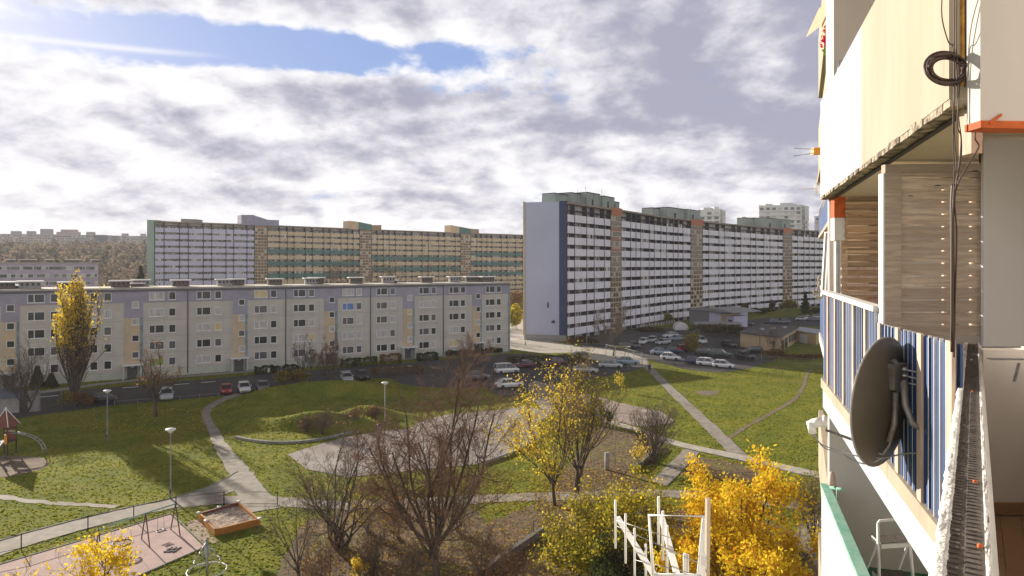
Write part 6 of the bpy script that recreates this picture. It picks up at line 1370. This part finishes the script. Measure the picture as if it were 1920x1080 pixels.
# satellite dish
def dish():
    c = n3(2.155, 3.84, -.785); n = nrm((-.575, .80, .06)); root = empty('satellite_dish', c, 0, 'dark bronze satellite dish seen from behind, in front of the blue balustrade', 'satellite dish')
    u = nrm(Vector((0, 0, 1)).cross(n)); v = n.cross(u); rad = .425; mb = MB(); m = 40; rings = 8; V = []
    md = mat('dish_bronze_paint', (.125, .105, .072), .5, (.095, .08, .052), 2.)
    for off, fl in ((0, 1), (.006, -1)):
        i0 = len(mb.v)
        for r_ in range(rings+1):
            q = r_/rings
            for k in range(m): a = 2*math.pi*k/m; mb.v.append(tuple(c+u*math.cos(a)*rad*q*.93+v*math.sin(a)*rad*q*1.02+n*(.085*q*q+off)))
        for r_ in range(rings):
            for k in range(m):
                k2 = (k+1) % m; f = (i0+r_*m+k, i0+r_*m+k2, i0+(r_+1)*m+k2, i0+(r_+1)*m+k); mb.f.append(f if fl > 0 else f[::-1]); mb.mi.append(0); mb.sm.append(True)
    mb.build('reflector', md, root)
    ring = [c+u*math.cos(2*math.pi*k/m)*rad*.935+v*math.sin(2*math.pi*k/m)*rad*1.025+n*.087 for k in range(m)]; mb = MB(); mb.tube(ring, .007, 6, closed=True); mb.build('rim', M['conc'], root)
    gm_ = mat('bracket_metal', (.30, .27, .25), .5, (.2, .17, .15), 9., metal=.5)
    b = c-n*.03-v*.0; right = NP(1705, 700, 3.55)
    mb = MB(); hub = NP(1690, 705, 3.80)
    mb.fr(hub-Vector((.06, .03, .09)), (.12, .06, 0), (-.02, .05, 0), (0, 0, .17)); mb.build('mount_bracket', gm_, root)
    for py in (683, 728): mb = MB(); mb.tube([NP(1664, py-3, 3.86), NP(1678, py-6, 3.83), NP(1686, py+6, 3.80)], .016, 6); mb.build('bracket_arm', gm_, root)
    for py in (692, 704, 716): mb = MB(); mb.tube([NP(1692, py, 3.75), NP(1722, py+6, 3.68)], .006, 5); mb.lathe(NP(1697, py, 3.74), [(.013, -.01), (.013, .01), (.001, .012)], 6, axis=(1, -1, 0)); mb.build('bolt', M['galv'], root)
    mb = MB(); mb.tube([NP(1694, 715, 3.72), NP(1698, 760, 3.70), NP(1712, 795, 3.66), NP(1745, 812, 3.55), NP(1790, 818, 3.25), NP(1840, 820, 2.6)], .021, 10); mb.build('mast_tube', gm_, root)
    lnb = NP(1532, 796, 4.10); mb = MB(); foot = NP(1655, 852, 3.84)
    mb.tube([NP(1676, 740, 3.80), NP(1675, 800, 3.82), NP(1668, 835, 3.84), foot, NP(1600, 825, 3.98), NP(1548, 806, 4.06)], .010, 6); mb.build('feed_arm', gm_, root)
    mb = MB(); mb.tube([NP(1680, 735, 3.79), NP(1677, 795, 3.81), NP(1666, 828, 3.82)], .02, 8); mb.build('support_tube', gm_, root)
    o = None; mb = MB(); mb.tube([NP(1519, 790, 4.10), NP(1524, 812, 4.10)], .028, 10); mb.tube([NP(1522, 795, 4.1), NP(1542, 790, 4.08)], .034, 10); mb.lathe(NP(1542, 790, 4.08), [(.034, 0), (.046, .012), (.04, .03), (.001, .034)], 12, axis=(1, -.4, .1)); mb.build('receiver_head', M['cap'], root)
    for k, ys in enumerate(((812, 845, 858), (812, 850, 870))):
        mb = MB(); mb.tube(smooth_pts([NP(1522+k*5, ys[0], 4.1), NP(1540+k*3, ys[1]-12, 4.08), NP(1575, ys[1], 4.02), NP(1620, ys[2], 3.9), NP(1660, 858, 3.84), NP(1720, 850, 3.66), NP(1752, 880, 3.5), NP(1757, 930, 3.42)], 5), .0045, 5); mb.build('cable', M['galv'], root)
dish()
# coil of cable and the bundle that hangs down
def cables():
    root = empty('cable_coil', NP(1776, 130, 2.98), 0, 'coil of dark brown cable hanging before the cream panel', 'cable coil'); rd = random.Random(2)
    for k in range(7):
        rx, ry = 39-k*1.6+rd.uniform(-1.5, 1.5), 30-k*1.7+rd.uniform(-1, 1); ox, oy = rd.uniform(-2.5, 2.5), rd.uniform(-2, 2); pts = []
        for j in range(28):
            a = 2*math.pi*j/28; pts.append(NP(1776+ox+rx*math.cos(a), 130+oy+ry*math.sin(a)+rx*math.cos(a)*.08, 2.97+.02*math.sin(a*2+k)))
        mb = MB(); mb.tube(pts, .0068, 6, closed=True); mb.build('loop', mat('dark_brown_cable', (.06, .035, .025), .5), root)
    for a in (200, 330, 60): mb = MB(); A = R(a); mb.tube([NP(1776+30*math.cos(A), 130+22*math.sin(A), 2.95), NP(1776+41*math.cos(A), 130+33*math.sin(A), 2.95)], .005, 4); mb.build('cable_tie', M['dark'], root)
    root = empty('cable_bundle', NP(1788, 640, 2.95), 0, 'dark cable bundle hanging down across the wooden screen', 'cables')
    wires = [[(1790, -30, 2.9), (1789, 100, 2.95), (1789, 240, 2.96), (1793, 300, 2.97), (1789, 340, 2.98), (1786, 420, 2.98), (1787, 655, 2.98)], [(1795, -30, 2.9), (1793, 60, 2.95), (1796, 200, 2.96), (1803, 265, 2.97), (1801, 305, 2.97), (1792, 345, 2.98), (1785, 420, 2.98), (1785, 650, 2.98)], [(1768, -30, 2.9), (1766, 30, 2.93), (1778, 78, 2.95), (1789, 100, 2.96), (1787, 240, 2.96), (1789, 330, 2.97), (1787, 430, 2.98), (1788, 660, 2.98)],
             [(1836, 110, 2.98), (1834, 190, 2.98), (1828, 255, 2.98), (1835, 275, 2.98), (1815, 310, 2.98), (1796, 345, 2.98), (1790, 380, 2.98), (1794, 440, 2.98), (1791, 560, 2.98), (1789, 670, 2.98)], [(1787, 92, 2.95), (1800, 135, 2.95), (1795, 230, 2.96), (1802, 260, 2.97), (1796, 330, 2.97), (1786, 400, 2.98), (1784, 640, 2.98)]]
    for k, w in enumerate(wires): mb = MB(); mb.tube(smooth_pts([NP(*q) for q in w], 5), (.0032 if k != 3 else .0042), 5); mb.build('cable', MATS['dark_brown_cable'], root)
    mb = MB(); mb.tube(smooth_pts([NP(1787, 345, 2.99), NP(1785, 400, 2.99), NP(1786, 520, 2.99), NP(1786, 660, 2.99)], 5), .0105, 8); mb.build('cable_trunk', MATS['dark_brown_cable'], root)
cables()
# step ladder on the balcony below
def ladder():
    zf = -3.28; root = empty('step_ladder', n3(3.3, 6., zf), 0, 'white step ladder with dark treads on the green balcony floor below', 'step ladder')
    Dl = 6.0
    tl, tr2 = NP(1646, 982, Dl+.12), NP(1702, 978, Dl+.12); fl, fr2 = NP(1652, 1215, Dl-.2), NP(1724, 1215, Dl-.2)
    for a, b in ((tl, fl), (tr2, fr2)): mb = MB(); mb.tube([a, b], .016, 8); mb.build('front_leg', M['white'], root)
    mb = MB(); mb.tube([tl, tl+Vector((.02, 0, .03)), tr2+Vector((-.02, 0, .03)), tr2], .015, 8); mb.build('top_hoop', M['white'], root)
    for t in (.18, .48, .78):
        a = tl.lerp(fl, t)+Vector((.02, 0, 0)); b = tr2.lerp(fr2, t)-Vector((.02, 0, 0)); o = MB().fr(a+Vector((0, -.02, -.03)), b-a, (0, .2, .02), (0, 0, .04)); st = o.build('step', M['white'], root)
        MB().fr(a+Vector((.01, .0, .012)), (b-a)*.95, (0, .17, .015), (0, 0, .008)).build('tread', M['rubber'], st)
    for a, b in ((tl, fl), (tr2, fr2)): mb = MB(); mb.tube([a.lerp(b, .15), b+Vector((.05, .75, 0))], .012, 8); mb.build('rear_leg', M['white'], root)
ladder()
# window-mounted drying frame below
def dryer():
    root = empty('drying_frame', NP(1270, 1090, 3.2), 0, 'white pipe drying frame with upright rods jutting out below', 'drying frame')
    D = 3.2; w = M['white']
    def bar(pts, r, name, m=w): mb = MB(); mb.tube([NP(*p) for p in pts], r, 8); return mb.build(name, m, root)
    bar([(1225, 1078, D), (1217, 966, D), (1319, 968, D), (1309, 1078, D), (1225, 1078, D)], .0095, 'pipe_frame')
    def slab(p, q, wd, name): a, b = NP(*p), NP(*q); d = b-a; mb = MB(); mb.fr(a, d, Vector((wd, .0, wd*.2)), (0, .025, 0)); mb.build(name, w, root)
    slab((1153, 972, D+.5), (1224, 1085, D), .036, 'arm'); slab((1236, 970, D+.5), (1266, 1085, D), .034, 'arm'); slab((1318, 975, D+.3), (1308, 1085, D), .04, 'arm')
    for x, y0, y1, r in ((1154, 937, 1028, .0068), (1173, 963, 1056, .0068), (1190, 990, 1085, .0068), (1211, 1020, 1095, .0068), (1235, 931, 1020, .008), (1243, 958, 1050, .008), (1251, 985, 1080, .008), (1284, 1038, 1090, .011), (1290, 1040, 1090, .007)): bar([(x, y0, D+.25), (x, y1, D+.25)], r, 'rod', M['cap'])
    mb = MB(); mb.fr(NP(1326, 937, D+.1), (.02, 0, 0), (0, .04, 0), tuple(NP(1324, 1100, D+.1)-NP(1326, 937, D+.1))); mb.build('end_plate', M['cream1'], root)
    for (a, b) in (((1154, 975), (1262, 1010)), ((1153, 985), (1320, 1060)), ((1190, 1050), (1310, 1078))): bar([(a[0], a[1], D+.3), (b[0], b[1], D+.1)], .0025, 'clothes_line', M['galv'])
    # the bracket that ties it to the building
    bar([(1310, 1080, D), (1420, 1200, D-.2), (1560, 1320, D-.2)], .015, 'wall_bracket')
dryer()
# small things on the far balconies
def bits():
    root = empty('clothes_airer', NP(1535, 283, 8.0), 0, 'orange-headed airer with two thin prongs sticking out of the wall', 'airer'); mb = MB(); mb.fr(NP(1526, 289, 8.0), tuple(NP(1547, 288, 8.0)-NP(1526, 289, 8.0)), (0, .1, 0), (0, 0, .09)); mb.build('clamp', mat('orange_plastic', (.75, .30, .03), .5), root)
    for a, b in (((1488, 278), (1527, 280)), ((1487, 293), (1527, 287))): mb = MB(); mb.tube([NP(a[0], a[1], 8.), NP(b[0], b[1], 8.)], .005, 5); mb.build('prong', M['galv'], root)
    c = NP(1533, 354, 8.); root = empty('antenna', c, 0, 'small white ring antenna with a horizontal rod', 'antenna')
    for r_ in (12, 8, 4): mb = MB(); mb.tube([NP(1533+r_*.5*math.cos(k*.5236), 354+r_*math.sin(k*.5236), 8.) for k in range(12)], .006, 5, closed=True); mb.build('ring', M['cap'], root)
    mb = MB(); mb.tube([NP(1491, 354, 8.), NP(1530, 354, 8.)], .006, 5); mb.build('rod', M['cap'], root)
    c = NP(1554, 86, 8.0); root = empty('flower_basket', c, 0, 'hanging pink and orange flowers with green leaves on the upper balcony', 'flowers'); rs = np.random.RandomState(4)
    for nm, (x, y), s, cc, n_ in (('pink_flowers', (1552, 76), .09, (.8, .03, .18), 40), ('orange_flowers', (1557, 60), .11, (.75, .16, .03), 50), ('green_leaves', (1559, 90), .10, (.25, .42, .06), 60)):
        g = Geo(); P_ = np.array(NP(x, y, 8.))-np.array(c)+rs.normal(size=(n_, 3))*s*.5; g.add(*leaves(rs, P_, .045)); g.build(nm, [mat(nm, cc, .7)], root)
    root = empty('cacti_plant', NP(1530, 548, 8.), 0, 'pale twisted plant stems hanging from the white pot ledge', 'plant'); mb = MB()
    for (a, b, c2) in (((1546, 520), (1536, 532), (1532, 545)), ((1546, 545), (1528, 551), (1524, 546)), ((1546, 552), (1536, 560), (1528, 556)), ((1546, 535), (1534, 524), (1538, 516))): mb.tube([NP(a[0], a[1], 8.), NP(b[0], b[1], 8.), NP(c2[0], c2[1], 8.)], [.02, .018, .012], 6)
    mb.build('stems', M['cream1'], root); mb = MB(); mb.lathe(NP(1549, 540, 8.), [(.03, -.1), (.09, .05), (.08, .12)], 10); mb.build('pot', M['cap'], root)
    root = empty('folding_chair', NP(1580, 120, 6.6), 0, 'folded grey chair top behind the white panel above', 'chair'); mb = MB(); mb.tube([NP(1570, 150, 6.7), NP(1574, 114, 6.7), NP(1593, 113, 6.7), NP(1597, 108, 6.7)], .012, 6); mb.build('tube_frame', M['galv'], root); mb = MB(); mb.fr(NP(1577, 140, 6.75), (.11, 0, 0), (0, .02, 0), (0, 0, .11)); mb.build('backrest', M['conc'], root)
    root = empty('hook_bracket', NP(1565, 914, 7.0), 0, 'small green hook bracket on the lower balcony coping', 'bracket'); mb = MB(); mb.tube([NP(1558, 914, 7.2), NP(1580, 918, 6.9)], .022, 6); mb.tube([NP(1570, 916, 7.), NP(1569, 935, 7.)], .010, 5); mb.build('hook', M['greencop'], root); mb = MB(); mb.lathe(NP(1560, 905, 7.1), [(.05, -.03), (.03, .12), (.001, .14)], 8); mb.build('clay_cone', M['slatp'], root)
bits()
#PART6

# ------------------------------------------------------------------ air
def haze():
    mb = MB().box(-1700, 1700, -300, 1800, -1.2, 85)
    m = bpy.data.materials.new('haze_air'); m.use_nodes = True; nt = m.node_tree; nt.nodes.clear()
    o = nt.nodes.new('ShaderNodeOutputMaterial'); v = nt.nodes.new('ShaderNodeVolumePrincipled'); v.inputs['Density'].default_value = .00017
    v.inputs['Color'].default_value = (.93, .93, 1., 1); v.inputs['Anisotropy'].default_value = .1; nt.links.new(v.outputs[0], o.inputs['Volume'])
    tag(mb.build('haze', m), 'thin pale autumn haze over the far blocks', 'haze', kind='stuff')
haze()
